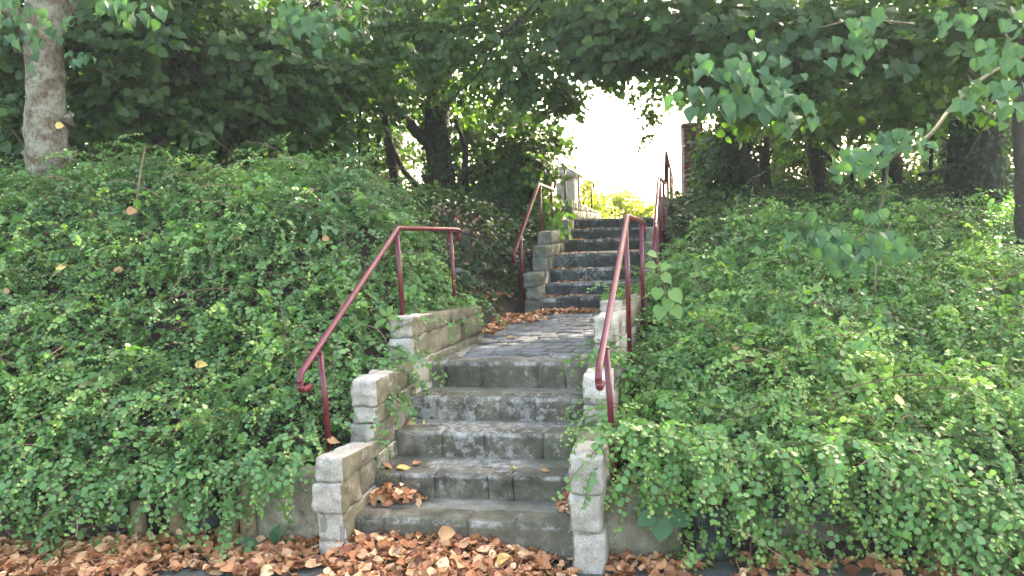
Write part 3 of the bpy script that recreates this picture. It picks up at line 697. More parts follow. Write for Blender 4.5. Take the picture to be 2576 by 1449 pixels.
def scatter_bank(name, xr_, yr_, dens, keep, seed, tintf, label):
    r = np.random.default_rng(seed); A = (xr_[1]-xr_[0])*(yr_[1]-yr_[0]); n = int(A*dens)
    x = r.uniform(*xr_, n); y = r.uniform(*yr_, n); z = terrain(x, y)
    k = keep(x, y, z, r); x, y, z = x[k], y[k], z[k]
    pc_ = (np.hypot(x+1.12, (y-4.12)*.8) < .17) | (np.hypot(x-.56, (y-3.78)*.7) < .16) | (np.hypot(x+.84, y-5.05) < .12); x, y, z = x[~pc_], y[~pc_], z[~pc_]; n = len(x)
    mo = mound(x, y); lay = r.uniform(0, 1, n)**.6
    e = .05; gx_ = (terrain(x+e, y)+mound(x+e, y)*0-terrain(x-e, y))/(2*e); gy_ = (terrain(x, y+e)-terrain(x, y-e))/(2*e)
    gx_ = np.clip(gx_, -1.5, 1.5); gy_ = np.clip(gy_, -1.5, 1.5)
    az = np.arctan2(-gy_, -gx_) + r.normal(0, .95, n)
    flat = (np.hypot(gx_, gy_) < .15); az = np.where(flat, r.uniform(0, 6.28, n), az)
    pts = np.stack([x, y, z+mo*lay-.08], 1)
    rot = np.stack([r.normal(0, .5, n), r.normal(.12, .4, n), az], 1)
    ix_ = r.integers(0, 14, n); lg = (r.random(n) < .055) & (mo > .17); ix_ = np.where(lg, r.integers(14, 20, n), ix_); od = r.random(n) < .035; ix_ = np.where(od, r.integers(20, 26, n), ix_); lg = lg | (od & (mo > .15)); pts[:, 2] += lg*(.04+mo*(1-lay)); tt_ = tintf(x, y, z, r, lay)+lg*r.uniform(.0, .35, n)
    print(name, n)
    return scatter(name, pts, rot, r.uniform(.65, 1.3, n), ix_, tt_, sprigs, label)
def keepL(x, y, z, r):
    xl = itp(y, XL)
    cut = 7.4+np.clip((-x-1.2), 0, 1)*1.0
    lim = np.interp(y, [5.7, 6.4, 7, 8.4], [.0, .30, .75, 1.4])
    return (x < xl-.02-lim) & (y > 4.15) & (y < cut)
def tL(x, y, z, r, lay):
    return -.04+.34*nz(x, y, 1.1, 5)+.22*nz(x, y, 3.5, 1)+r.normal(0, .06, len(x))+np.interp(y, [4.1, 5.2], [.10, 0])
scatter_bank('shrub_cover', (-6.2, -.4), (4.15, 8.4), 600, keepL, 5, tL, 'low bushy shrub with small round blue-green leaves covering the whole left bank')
def keepR(x, y, z, r):
    xr = itp(y, XR)
    return (x > xr+.03) & (y > 3.80-.12*np.clip(x, 0, 3)) & (y < 8.2+.5*nz(x, y, .8, 2)) 
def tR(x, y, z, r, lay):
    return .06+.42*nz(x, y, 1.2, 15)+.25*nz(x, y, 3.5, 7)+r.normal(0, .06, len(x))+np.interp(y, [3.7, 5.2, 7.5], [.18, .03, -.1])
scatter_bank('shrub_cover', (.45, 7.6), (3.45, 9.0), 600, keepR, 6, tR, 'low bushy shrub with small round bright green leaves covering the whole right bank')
# fringe that hangs over the foot of the banks and over the block walls
def fringe(name, spots, label):
    pts = []; rot = []; s_ = []; ix = []; ti = []
    for (x, y, z, az, n, sp, t) in spots:
        for _ in range(n):
            pts.append((x+random.gauss(0, sp), y+random.gauss(0, sp*.5), z+random.gauss(0, sp*.5)))
            rot.append((random.gauss(0, .35), random.gauss(.35, .3), az+random.gauss(0, .55))); s_.append(random.uniform(.8, 1.35)); ix.append(random.randrange(0, 8)); ti.append(t+random.gauss(0, .07))
    return scatter(name, pts, rot, s_, ix, ti, sprigs, label)
HP = math.pi/2
sp = []
for x in np.arange(-5.6, -1.15, .11):
    h = .42+.10*noise.noise(Vector((x*2.2, 0, 3)))+ (.10 if x > -1.5 else 0)
    sp.append((x, 4.17 if x < -1.5 else 4.02, h, -HP, 8, .06, .02))
for x in (-3.4, -2.95, -2.45, -1.95, -1.72, -4.1): sp.append((x, 4.03, .30, -HP+random.uniform(-.4, .4), 4, .05, .05))
for x in (-2.7, -2.25, -1.72, -3.3, -3.8): sp.append((x, 3.98, .16, -HP+random.uniform(-.3, .5), 2, .03, .0))
sp += [(-.95, 4.75, .86, -.35, 14, .05, .0), (-.92, 4.95, .95, .0, 10, .06, 0), (-1.0, 4.6, .72, -.5, 6, .04, .05), (-.72, 5.7, 1.12, .3, 10, .08, .1), (-.55, 6.1, 1.12, -.3, 10, .07, .15), (-.43, 6.4, 1.0, -.5, 8, .07, .0), (-.8, 5.4, 1.12, .3, 4, .05, .0)]
fringe('shrub_fringe', sp, 'drooping shoots of the left shrub hanging over the stakes and the block wall')
sp = []
for x in np.arange(.55, 5.2, .11):
    y = 3.86-.12*min(x, 3)
    low = np.interp(x, [.5, .9, 1.9, 2.1, 3], [.12, .06, .05, -.18, -.26])
    h = .46+low+.09*noise.noise(Vector((x*2.2, 0, 9)))
    sp.append((x, y-.02, h+.05, -HP, 14, .07, .12))
    if x > 1.9: sp.append((x, y-.12, h+.02, -HP, 10, .07, .14)); sp.append((x, y-.20, .26, -HP, 7, .06, .16))
    if x > 2.05: sp.append((x, y-.24, .10, -HP, 4, .05, .16))
for x in (1.2, 1.5, 1.93, 2.0): sp.append((x, 3.60, .33, -HP, 3, .03, .12))
sp += [(.60, 4.2, .66, 3.3, 12, .05, .15), (.62, 4.1, .60, 3.3, 5, .03, .2), (.72, 4.55, .86, 3.2, 14, .05, .1), (.70, 4.75, .9, 3.0, 8, .06, .12), (.72, 3.80, .42, 4.0, 8, .05, .1),
       (1.35, 7.2, 1.02, 3.3, 8, .08, .1), (1.2, 6.9, .98, 3.2, 6, .08, .1), (.9, 5.5, 1.15, 2.8, 6, .07, .1)]
fringe('shrub_fringe', sp, 'drooping shoots of the right shrub hanging over the footing and the fabric')

# dark ivy and litter on the plateau
ivy = protocol('ivies')
def ivy_clump(n, R, leaf):
    r = rng; P = np.stack([r.normal(0, R, n), r.normal(0, R, n), np.abs(r.normal(0, .04, n))], 1)
    xa = np.stack([r.normal(0, 1, n), r.normal(0, 1, n), r.normal(-.2, .3, n)], 1); za = np.stack([r.normal(0, .5, n), r.normal(0, .5, n)-.3, np.ones(n)], 1)
    m1 = merge('ivy', rotmat(xa, za), P, r.uniform(.7, 1.2, n)*leaf, r.uniform(.1, .7, n))
    return mesh_np('ivy', m1[0], m1[1], m1[2], M['ivyi'], True, {'tint': m1[3]})
fill(ivy, [ivy_clump(14, .09, .055) for _ in range(6)])
def ivy_area(name, n, xr_, yr_, keep, seed, label, t0=0):
    r = np.random.default_rng(seed); x = r.uniform(*xr_, n); y = r.uniform(*yr_, n); k = keep(x, y); x, y = x[k], y[k]; n = len(x)
    z = terrain(x, y)+.02+.05*r.random(n)
    return scatter(name, np.stack([x, y, z], 1), np.stack([r.normal(0.15, .25, n), r.normal(0, .25, n), r.uniform(0, 6.28, n)], 1), r.uniform(.7, 1.3, n), r.integers(0, 6, n), t0+r.normal(0, .15, n), ivy, label)
ivy_area('ivy_cover', 6500, (-8, 1.0), (6.3, 14), lambda x, y: (x < itp(y, XL)-.1) & ((y > 7.4) | (x > -1.8)), 21, 'dark ivy and weeds on the shaded ground behind the left shrub', -.05)
ivy_area('ivy_cover', 8500, (1.2, 12), (7.2, 15), lambda x, y: (x > itp(y, XR)+.05), 22, 'glossy ivy covering the mound behind the right shrub', .05)

# ------------------------------------------------------------------ leaf litter
litter = protocol('litters')
def dead_leaf(L):
    n, m_ = 5, 3; V = []; F = []; fl = random.random() < .65; cu = random.uniform(-2.2, 2.4)*(.35 if fl else 1); cr = random.uniform(.3, 1.2) if fl else random.uniform(.8, 3.2); tw = random.uniform(-1.4, 1.4)*(.4 if fl else 1); sd = random.uniform(0, 99)
    for i in range(n+1):
        t = i/n; wd = .5*(0.04+math.sin(math.pi*t**.72)**.75)*.85*(1 if t < .99 else .03)
        for j in range(m_+1):
            s_ = (j/m_-.5)*2; a = cu*(t-.5); x = math.sin(a)/ (cu if abs(cu) > .05 else .05) if abs(cu) > .05 else t-.5
            z = (1-math.cos(a))/(cu if abs(cu) > .05 else 1)
            yy = wd*math.sin(s_*cr*.5)/(cr*.5); zz = wd*(1-math.cos(s_*cr*.5))/(cr*.5)
            ang = tw*(t-.5)
            zz += .07*noise.noise(Vector((t*3+sd, s_*1.5, 0))); V.append(((x)*L, (yy*math.cos(ang)-zz*math.sin(ang))*L, (z+zz*math.cos(ang)+yy*math.sin(ang))*L))
    for i in range(n):
        for j in range(m_):
            a = i*(m_+1)+j; F.append([a, a+m_+1, a+m_+2, a+1])
    V = np.array(V); V[:, 2] -= V[:, 2].min(); return V, F
def dead_mesh(L, mat_, tint):
    V, F = dead_leaf(L); fl = [i for f in F for i in f]
    return mesh_np('leaf', V, fl, [4]*len(F), mat_, True, {'tint': np.full(len(V), tint)+rng.normal(0, .06, len(V))})
fill(litter, [dead_mesh(random.uniform(.048, .082), M['litter'], .45) for _ in range(14)])
def litter_scatter(name, pts, label, seed, t0=0, sc_=1.0, tilt=.45):
    r = np.random.default_rng(seed); n = len(pts)
    return scatter(name, pts, np.stack([r.normal(0, tilt, n), r.normal(0, tilt, n), r.uniform(0, 6.28, n)], 1), r.uniform(.35, 1.15, n)*sc_, r.integers(0, 14, n), t0+r.normal(0, .32, n), litter, label)
def heap(n, poly_f, zf, hf, seed):
    r = np.random.default_rng(seed); out = []
    for _ in range(n*4):
        x, y = poly_f(r)
        h = hf(x, y)
        if h <= 0: 
            continue
        if r.random() > min(1, h*14): continue
        out.append((x, y, zf(x, y)+r.random()**.7*h))
        if len(out) >= n: break
    return np.array(out)
# along the foot of the banks and across the pavement
def foot_h(x, y):
    n1 = noise.noise(Vector((x*2.1, y*2.1, 0)))
    yb = 4.12 if x < -1 else (3.72 if x > .4 else 3.85)
    d = yb-y
    if d < -.02: return 0
    if -1.0 < x < .25:      # the drift at the foot of the steps
        b = np.interp(x, [-1.0, -.8, -.2, .05, .16, .25], [.08, .11, .10, .06, .02, .005])
        return max(0, b*(1-d/.62)+.03*n1)
    if x < -1.0: return max(0, .03+.05*n1+.015 if d < .5+.2*n1 else .003*(1-d))
    return max(0, .015+.05*n1 if d < .4 else .0015)
pts = heap(5600, lambda r: (r.uniform(-4.6, .26), r.uniform(3.0, 4.12)), lambda x, y: .004, foot_h, 31)
litter_scatter('leaf_litter', pts, 'thick drift of curled orange brown leaves along the foot of the left bank and the steps', 41, .05)
pts = heap(1300, lambda r: (r.uniform(.42, 4.2), r.uniform(3.1, 3.80)), lambda x, y: .004, foot_h, 32)
litter_scatter('leaf_litter', pts, 'scattered brown leaves on dark soil at the foot of the right bank', 42, -.05)
# step 1 piles, landing drift, treads of the upper flight
r_ = np.random.default_rng(5)
def blob(cx, cy, rx, ry, h, z, n, rot=0):
    out = []
    while len(out) < n:
        a, b = r_.normal(0, .5, 2)
        if a*a+b*b > 1.1: continue
        hh = h*max(.05, 1-(a*a+b*b)); out.append((cx+a*rx*math.cos(rot)-b*ry*math.sin(rot), cy+a*rx*math.sin(rot)+b*ry*math.cos(rot), z+r_.random()*hh))
    return out
litter_scatter('leaf_litter', np.array(blob(-.72, 4.13, .20, .09, .10, .195, 130, -.2)), 'small heap of brown leaves in the left corner of the lowest step', 43, .12, .85)
litter_scatter('leaf_litter', np.array(blob(.27, 3.93, .075, .09, .08, .195, 45)), 'small heap of brown leaves in the right corner of the lowest step', 44, .05, .85)
L_ = blob(-.02, 7.35, .34, .45, .05, .80, 420, -.7)+blob(.55, 7.82, .55, .11, .04, .80, 380, .03)+blob(-.18, 6.75, .12, .35, .04, .80, 120, -.1)+blob(-.25, 7.9, .25, .6, .05, 1.0, 160, -.2)
litter_scatter('leaf_litter', np.array(L_), 'brown leaf drift on the cobbles before the upper steps', 45, -.08, .75)
L_ = []
for s in range(6):
    for _ in range([38, 22, 26, 50, 26, 14][s]):
        x = xlU[s]+.04+abs(r_.normal(0, .33)) if r_.random() < .75 else r_.uniform(xlU[s], xrU[s]); L_.append((min(x, xrU[s]), yU[s]+UU[1]*r_.uniform(.1, .3), zU[s]+.004))
litter_scatter('leaf_litter', np.array(L_), 'brown leaves lying on the treads of the upper steps', 46, -.1, .8, .3)
L_ = []
for _ in range(260):
    x = r_.uniform(-1.7, .1); y = r_.uniform(6.9, 9.0)
    if x < itp(y, XL): L_.append((x, y, float(terrain(x, y))+.04))
litter_scatter('leaf_litter', np.array(L_), 'dead leaves among weeds on the shaded slope left of the upper steps', 47, -.2, .9)

def on_bank(px, py, lift=.04):
    """where a line of sight meets the top of the shrubs"""
    for d_ in np.arange(3.2, 9, .04):
        q = at(px, py, d_); 
        if q[2] < float(terrain(q[0], q[1])+mound(np.array(q[0]), np.array(q[1])))+lift: return q
    return at(px, py, 6)
# single fallen leaves -------------------------------------------------
def single(p, L, mat_, label, rot=(0, 0, 0), tint=.5, kind='leaf'):
    o = bpy.data.objects.new('fallen_leaf', dead_mesh(L, mat_, tint)); COL.objects.link(o); o.location = p; o.rotation_euler = rot
    prop(o, label, 'fallen leaf', 'single fallen leaves'); return o
fy, fb = M['fallen_yellow'], M['fallen']
p = at(1015, 1177, 4.28); single((p[0], p[1], .331), .085, fy, 'curled yellow leaf on the second step near its left end', (.2, .1, .3), .6)
p = at(1040, 1172, 4.3); single((p[0]+.02, p[1]+.03, .331), .07, fb, 'thin brown leaf just right of the curled yellow leaf on the second step', (.1, 0, .1), .5)
p = at(975, 1165, 4.3); single((p[0], p[1]+.02, .331), .07, fb, 'crumpled brown leaf in the left corner of the second step', (.5, .4, .9), .4)
p = at(1290, 1183, 4.2); single((p[0], p[1], .331), .045, fy, 'small yellow leaf at the middle of the second step', (.1, .2, 2), .3)
p = at(1372, 1180, 4.15); single((p[0], p[1], .331), .055, fb, 'small brown leaf on the second step near the right end', (.3, .1, 1), .6)
p = at(1035, 1068, 4.7); single((p[0], p[1], .484), .055, fb, 'pale brown leaf standing up on the third step', (1.2, .1, .2), .9)
p = at(1065, 1070, 4.7); single((p[0], p[1], .484), .055, fy, 'cream leaf standing up on the third step right of the pale brown one', (1.3, .4, 1.4), .9)
p = at(1270, 1430, 3.6); single((p[0], p[1], .06), .09, fy, 'round yellow leaf lying on the brown drift at the foot of the steps', (.2, -.3, 0), .5)
p = at(1125, 1385, 3.75); single((p[0]+.0, p[1], .15), .10, fb, 'large tan leaf propped up against the lowest riser', (1.1, .1, .2), .8)
p = at(1160, 905, 5.35); single((p[0], p[1], .80), .06, fb, 'narrow tan leaf by the foot of the left wall on the landing', (.3, .3, 1), .9)
p = at(1285, 830, 6.2); single((p[0], p[1], .80), .07, fb, 'tan leaf lying alone on the cobbles', (.1, .1, .3), .6)
p = at(840, 1138, 4.2); single((p[0], p[1], .53), .08, fb, 'tan leaf on top of the first left end block beside the rail post', (.3, .3, .3), .7)
for (px, py, dd_, L, mt, lb) in [(507, 920, 4.75, .10, fy, 'big round yellow leaf caught on the left shrub near the near rail'),
        (2262, 1007, 4.05, .085, fy, 'bright yellow leaf caught on the right shrub'), (155, 674, 5.6, .09, fy, 'pale yellow leaf on the left shrub below the tree trunk'),
        (15, 735, 5.2, .09, fb, 'orange brown leaf at the left edge of the left shrub'), (332, 532, 6.3, .10, fb, 'orange brown leaf beside the upright twig on the left shrub'),
        (870, 770, 5.0, .08, fb, 'tan leaf on the left shrub just left of the near rail'), (300, 680, 5.6, .08, fb, 'brown leaf in the middle of the left shrub'),
        (2635, 1700, 4.0, .08, fb, ''), (1635, 1197, 3.9, .05, fb, 'small orange leaf on the right shrub low down near the rail'), (1848, 875, 4.7, .06, fb, 'tan leaf on the right shrub above its middle'),
        (508, 1060, 4.5, .06, fb, 'small brown leaf on the left shrub below the big yellow leaf'), (820, 600, 6.0, .07, fb, 'brown leaf high on the left shrub left of the rail corner')]:
    if not lb: continue
    p = on_bank(px, py, .09); single(tuple(p), L*.85, mt, lb, (1.0+random.uniform(-.2, .2), random.uniform(-.3, .3), random.uniform(-.4, .4)), .6)
    globals().setdefault('BANKLEAVES', []).append(bpy.context.scene.collection.objects[-1].name)

p = at(150, 316, 6.64); single(tuple(p), .075, fy, 'yellow leaf stuck on the pale lichen-spotted trunk', (1.4, .1, .2), .7)
# ------------------------------------------------------------------ trees
def limb(mb, P, r0, r1, n=8, wob=.05, seg=10):
    P = [Vector(p) for p in P]; out = []
    # catmull-rom
    Q = [P[0]]+P+[P[-1]]
    for k in range(1, len(Q)-2):
        for t in np.linspace(0, 1, seg, endpoint=False):
            a, b, c, d_ = Q[k-1], Q[k], Q[k+1], Q[k+2]
            out.append(.5*((2*b)+(c-a)*t+(2*a-5*b+4*c-d_)*t*t+(3*b-a-3*c+d_)*t**3))
    out.append(P[-1])
    m_ = len(out); R = [r0+(r1-r0)*(i/(m_-1)) for i in range(m_)]
    out = [o+Vector((noise.noise(o*1.7), noise.noise(o*1.7+Vector((9, 0, 0))), 0))*wob*min(1, i/4) for i, o in enumerate(out)]
    mb.tube(out, R, n, jitter=.18)
    return out
def sprays(blobs, leaf, per=9, seed=1, kind='heart', tl=.45, tint=(.35, .18), droop=.5, keep=None, upface=.5, shell=.5):
    """leaf sprays filling ellipsoidal crown lobes; blobs: (centre, (rx, ry, rz), number of twigs, tint shift)"""
    r = np.random.default_rng(seed); ms = []; tw = []
    for (c, rad, n, ts) in blobs:
        c = np.array(c, float); rad = np.array(rad, float)
        d = nrm(r.normal(0, 1, (n, 3))); rr = r.random(n)**shell
        n3 = nz(d[:, 0]*rad[0]+c[0], d[:, 2]*rad[2]+c[2], 1.3, float(c[1]))
        p = c+d*rad*(rr*(1+.35*n3))[:, None]
        if keep is not None:
            k = keep(p); p = p[k]; d = d[k]; n = len(p)
        if n == 0: continue
        out = nrm(d*np.array([1, 1, .35])+r.normal(0, .35, (n, 3)))
        h = nrm(out*np.array([1, 1, .3])+np.array([0, 0, -.25*droop])+r.normal(0, .25, (n, 3)))
        base = p-h*tl*.5; tsp = r.normal(0, tint[1]*.6, n)
        side = nrm(np.cross(h, np.array([0, 0, 1.])))
        for q in range(per):
            t = (q+.6)/per; sg = 1 if q % 2 else -1
            pos = base+h*tl*t+np.array([0, 0, -1.])*(t**2)*tl*.3*droop
            xa = nrm(side*sg*.8+h*.5+np.array([0, 0, -.9*droop])+r.normal(0, .28, (n, 3)))
            za = nrm(np.array([0, 0, upface])+out*.8+np.array([0, -.45, 0])+r.normal(0, .35, (n, 3)))
            pos = pos+xa*leaf*.3
            ms.append(merge(kind, rotmat(xa, za), pos, leaf*r.uniform(.65, 1.15, n), np.clip(tint[0]+ts+tsp+r.normal(0, tint[1]*.5, n), 0, 1)))
        tw.append((base, base+h*tl+np.array([0, 0, -1.])*tl*.3*droop))
    return cat(ms), tw
def twigs(mb, tw, r=.003, every=1):
    for (A, B) in tw:
        for k in range(0, len(A), every):
            a, b = A[k], B[k]; m_ = (a+b)/2+np.array([0, 0, .03]); mb.tube([a, m_, b], [r, r*.8, r*.5], 3, cap=False)
def crown_part(t, m_, mat_, name='crown'):
    o = part(name, mesh_np(name, m_[0], m_[1], m_[2], mat_, True, {'tint': m_[3]}), t)
    if name != 'leaf': o['kind'] = 'stuff'
    return o

def proj(p):
    q = p-EYE; d_ = q@_f; return WPX/2+FPX*(q@_r)/d_, HPX/2-FPX*(q@_u)/d_
GAP = [(1402, 490), (1400, 430), (1432, 370), (1462, 310), (1478, 240), (1510, 195), (1555, 175), (1600, 215), (1645, 285), (1718, 296), (1730, 500), (1600, 560), (1500, 560), (1425, 470)]
def inpoly(x, y, P):
    c = np.zeros(x.shape, bool); n = len(P)
    for i in range(n):
        x1, y1 = P[i]; x2, y2 = P[(i+1) % n]
        m_ = ((y1 > y) != (y2 > y)) & (x < (x2-x1)*(y-y1)/((y2-y1) or 1e-9)+x1); c ^= m_
    return c
def clear_gap(p):            # the open lane over the steps stays free of twigs
    x, y = proj(p); q = 46*nz(p[:, 0], p[:, 2], 3.4, 4.0); q2 = 46*nz(p[:, 0], p[:, 2], 3.1, 14.0); return ~inpoly(x+q, y+q2, GAP)
def B(px, py, d_, rx, ry, rz, n, ts=0): return (at(px, py, d_), (rx, ry, rz), n, ts)

# T1: pale lime on the left bank
t1 = at(118, 455, 6.85)
T = empty('lime_tree', (t1[0], t1[1], 2.1), 'lime tree with pale lichen-spotted trunk forking low on the left bank', 'tree')
mb = MB()
def kn(P, R):        # knobbly main stem
    out = []; 
    for i in range(len(P)-1):
        for t in np.linspace(0, 1, 7, endpoint=False): out.append((np.array(P[i])*(1-t)+np.array(P[i+1])*t, R[i]*(1-t)+R[i+1]*t))
    out.append((np.array(P[-1]), R[-1])); return [o[0] for o in out], [o[1] for o in out]
Pt = [at(122, 520, 6.85), at(120, 430, 6.85), at(122, 395, 6.85), at(118, 350, 6.85), at(117, 290, 6.85), at(115, 200, 6.85), at(110, 110, 6.85), at(112, 60, 6.85), at(130, -60, 6.9), at(150, -260, 7.0), at(180, -600, 7.2)]
Rt = [.175, .175, .19, .172, .170, .155, .155, .17, .14, .11, .09]
P_, R_ = kn(Pt, Rt); mb.tube(P_, R_, 28, jitter=.14)
limb(mb, [at(105, 100, 6.85), at(60, 60, 6.8), at(0, 10, 6.6), at(-120, -60, 6.3), at(-300, -200, 6)], .12, .05, 12, .03)
limb(mb, [at(125, 100, 6.9), at(160, 40, 7.0), at(250, -30, 7.2), at(420, -120, 7.5)], .10, .04, 12, .03)
limb(mb, [at(125, 60, 6.9), at(240, 60, 7.4), at(420, 110, 8.0), at(640, 150, 8.6), at(800, 210, 9.0)], .045, .012, 8, .05)
limb(mb, [at(130, 130, 7.0), at(300, 200, 7.6), at(420, 300, 7.9), at(560, 330, 8.0)], .03, .008, 8, .05)
for (x, y, r) in ((70, 385, .05), (168, 300, .045), (75, 395, .04), (172, 395, .05), (66, 290, .035)):
    p = at(x, y, 6.80); mb.tube([p+np.array([0, .08, -.06]), p, p+np.array([0, .08, .07])], [r*.5, r, r*.4], 10, jitter=.4)
tr = mb.build('trunk', M['limebark'], T)
m1, tw = sprays([B(300, 40, 7.6, 1.6, 1.0, .7, 330), B(640, 120, 8.4, 1.7, 1.0, .85, 430), B(280, 250, 7.9, 1.0, .7, .55, 190, .10), B(500, 310, 8.2, 1.1, .6, .45, 190, .12), B(760, 270, 8.8, 1.1, .8, .7, 240, .04),
                 B(60, 330, 7.6, .5, .5, .5, 60, .15), B(20, 160, 7.6, .6, .5, .7, 90, .05), B(400, -250, 8, 2.6, 2.0, 1.3, 420), B(0, -400, 7.5, 2.6, 2.2, 1.4, 380), B(500, 120, 9.8, 2.6, .8, 1.3, 420, -.1)],
                .088, 10, 2, keep=clear_gap)
crown_part(T, m1, M['lime'])
mb = MB(); twigs(mb, tw, .003, 2); mb.build('twigs', M['branch'], T)['kind'] = 'stuff'
T1_ = T

# T2: dark ivy-wrapped tree in the middle, with the dense canopy over the left of the opening
def tree(label, base, pts, r0, r1, blobs, seed, leaf=.075, mt='wood_leaf', tint=(.35, .2), name='woodland_tree', limbs=(), bark='darkbark', droop=.5, ivy_n=0, per=8, kind='heart', group='trees growing along the top of the bank', tw_every=4):
    T = empty(name, base, label, 'tree', group); mb = MB()
    out = limb(mb, [base+np.array([0, 0, -.3])]+list(pts), r0, r1, 14, .03)
    part('trunk', mb.mesh('trunk', M[bark]), T)
    for (P, a, b) in limbs: mb = MB(); limb(mb, P, a, b, 8, .05); part('branch', mb.mesh('branch', M[bark]), T)
    if blobs:
        m_, tw = sprays(blobs, leaf, per, seed, kind=kind, tint=tint, droop=droop, keep=clear_gap); crown_part(T, m_, M[mt])
        mb = MB(); twigs(mb, tw, .003, tw_every); part('twigs', mb.mesh('twigs', M['branch']), T)['kind'] = 'stuff'
    if ivy_n:
        r = np.random.default_rng(seed+90); k = r.integers(0, len(out)-1, ivy_n); O = np.array([list(o) for o in out]); fr = r.random(ivy_n)[:, None]
        c = O[k]*(1-fr)+O[k+1]*fr; th = r.uniform(0, 6.28, ivy_n); rr = (r0+(r1-r0)*k/len(out))*1.05+.02+.05*r.random(ivy_n)
        dr = np.stack([np.cos(th), np.sin(th), np.zeros(ivy_n)], 1); p = c+dr*rr[:, None]
        m_ = merge('ivy', rotmat(r.normal(0, .6, (ivy_n, 3))+np.array([0, 0, -1.]), dr+r.normal(0, .35, (ivy_n, 3))), p, r.uniform(.045, .075, ivy_n), r.uniform(0, .6, ivy_n)); crown_part(T, m_, M['ivy'], 'ivy')
    return T
def up(px, py, d_, *rest): return at(px, py, d_)
tree('thick ivy-wrapped tree in the middle distance left of the upper steps', at(1120, 500, 10.2), [at(1105, 420, 10.2), at(1100, 300, 10.2), at(1110, 150, 10.2), at(1130, -100, 10.2), at(1150, -500, 10.2)], .20, .12,
     [B(1150, 120, 9.4, 1.7, .9, .8, 420, .14), B(1330, 190, 9.3, .75, .6, .55, 170, .12), B(1425, 250, 9.6, .26, .2, .3, 60, .0), B(1400, 350, 10.9, .16, .2, .25, 40, .1), B(980, 60, 9.6, 1.0, .9, .6, 220, .05), B(1250, 10, 9.6, 1.5, 1, .6, 300, .05), B(1200, 330, 10.6, .8, .5, .55, 130, .0), B(1310, 360, 10.8, .45, .4, .75, 210, -.12), B(1290, 470, 10.6, .42, .35, .4, 110, .0), B(1180, 430, 11.2, .7, .4, .6, 120, .05), B(1200, -400, 10, 3, 2.2, 1.6, 520)],
     10, .075, 'lime', (.42, .2), 'ivy_tree', [([at(1105, 400, 10.2), at(1050, 330, 10.1), at(1010, 290, 10), at(950, 250, 9.8)], .09, .04), ([at(1110, 200, 10.1), at(1200, 130, 9.8), at(1300, 60, 9.4), at(1380, 0, 9.2), at(1450, -60, 9)], .03, .05), ([at(1300, 60, 9.4), at(1330, 130, 9.4), at(1355, 210, 9.3)], .014, .006), ([at(1150, 480, 10), at(1170, 400, 10), at(1150, 300, 10)], .035, .03), ([at(1385, -30, 8.5), at(1300, 60, 8.5), at(1235, 130, 8.5), at(1195, 190, 8.6), at(1120, 260, 8.8)], .02, .006), ([at(1290, 70, 8.5), at(1315, 150, 8.5), at(1345, 250, 8.5)], .008, .004), ([at(980, -20, 8.6), at(960, 60, 8.6), at(985, 150, 8.7)], .010, .004)], ivy_n=1500)
tree('left of the pair of dark upright trunks seen under the left canopy', at(800, 450, 10.5), [at(790, 380, 10.5), at(785, 300, 10.5), at(790, 150, 10.5), at(800, -200, 10.5)], .12, .08,
     [B(700, 180, 11, 1.7, 1, 1.0, 330, .0), B(640, 360, 11.5, 1.2, .6, .7, 170, .12)], 11, .075, ivy_n=250, limbs=[([at(780, 440, 10.3), at(740, 400, 10.4), at(720, 330, 10.5)], .04, .03)])
tree('right and broader of the pair of dark upright trunks under the left canopy', at(845, 455, 10.3), [at(838, 380, 10.3), at(842, 300, 10.3), at(850, 150, 10.3), at(860, -200, 10.3)], .15, .09,
     [B(900, 190, 11, 1.3, 1, 1.0, 320, .05), B(900, 60, 11, 1.5, .8, .8, 250, .05)], 12, .07, ivy_n=400)
tree('slim dark tree leaning left between the trunk pair and the ivy-wrapped tree', at(1010, 490, 10.6), [at(985, 400, 10.6), at(970, 310, 10.6), at(950, 200, 10.6), at(930, -50, 10.6)], .07, .05,
     [B(960, 330, 12, .8, .5, .5, 70, .1), B(1000, 200, 11.5, 1.2, .6, .9, 230, -.05)], 13, .06, ivy_n=150, limbs=[([at(1060, 490, 10.4), at(1010, 420, 10.4), at(985, 370, 10.5)], .05, .03), ([at(950, 480, 10.8), at(930, 420, 10.8), at(925, 330, 10.8)], .02, .015)])
tree('dark tree behind the pale lime trunk at the far left', at(40, 450, 9.0), [at(35, 380, 9), at(20, 250, 9), at(30, 60, 9), at(50, -200, 9)], .13, .08,
     [B(120, 200, 10.4, 1.4, .8, 1.3, 300, .1), B(-60, 250, 9.5, .7, .6, 1.0, 120, .1), B(330, 230, 11, 1.8, .8, 1.2, 330, .05), B(330, 390, 11.2, 1.2, .5, .4, 110, .1)], 14, .075, ivy_n=200)
tree('thin dark stem behind the middle of the left shrub', at(560, 455, 11.5), [at(555, 380, 11.5), at(560, 250, 11.5), at(570, 0, 11.5)], .06, .04, [B(470, 90, 11.5, 2.2, .8, 1.1, 380, -.05), B(560, 300, 12.5, 1.6, .6, .7, 170, .15)], 15, .07)
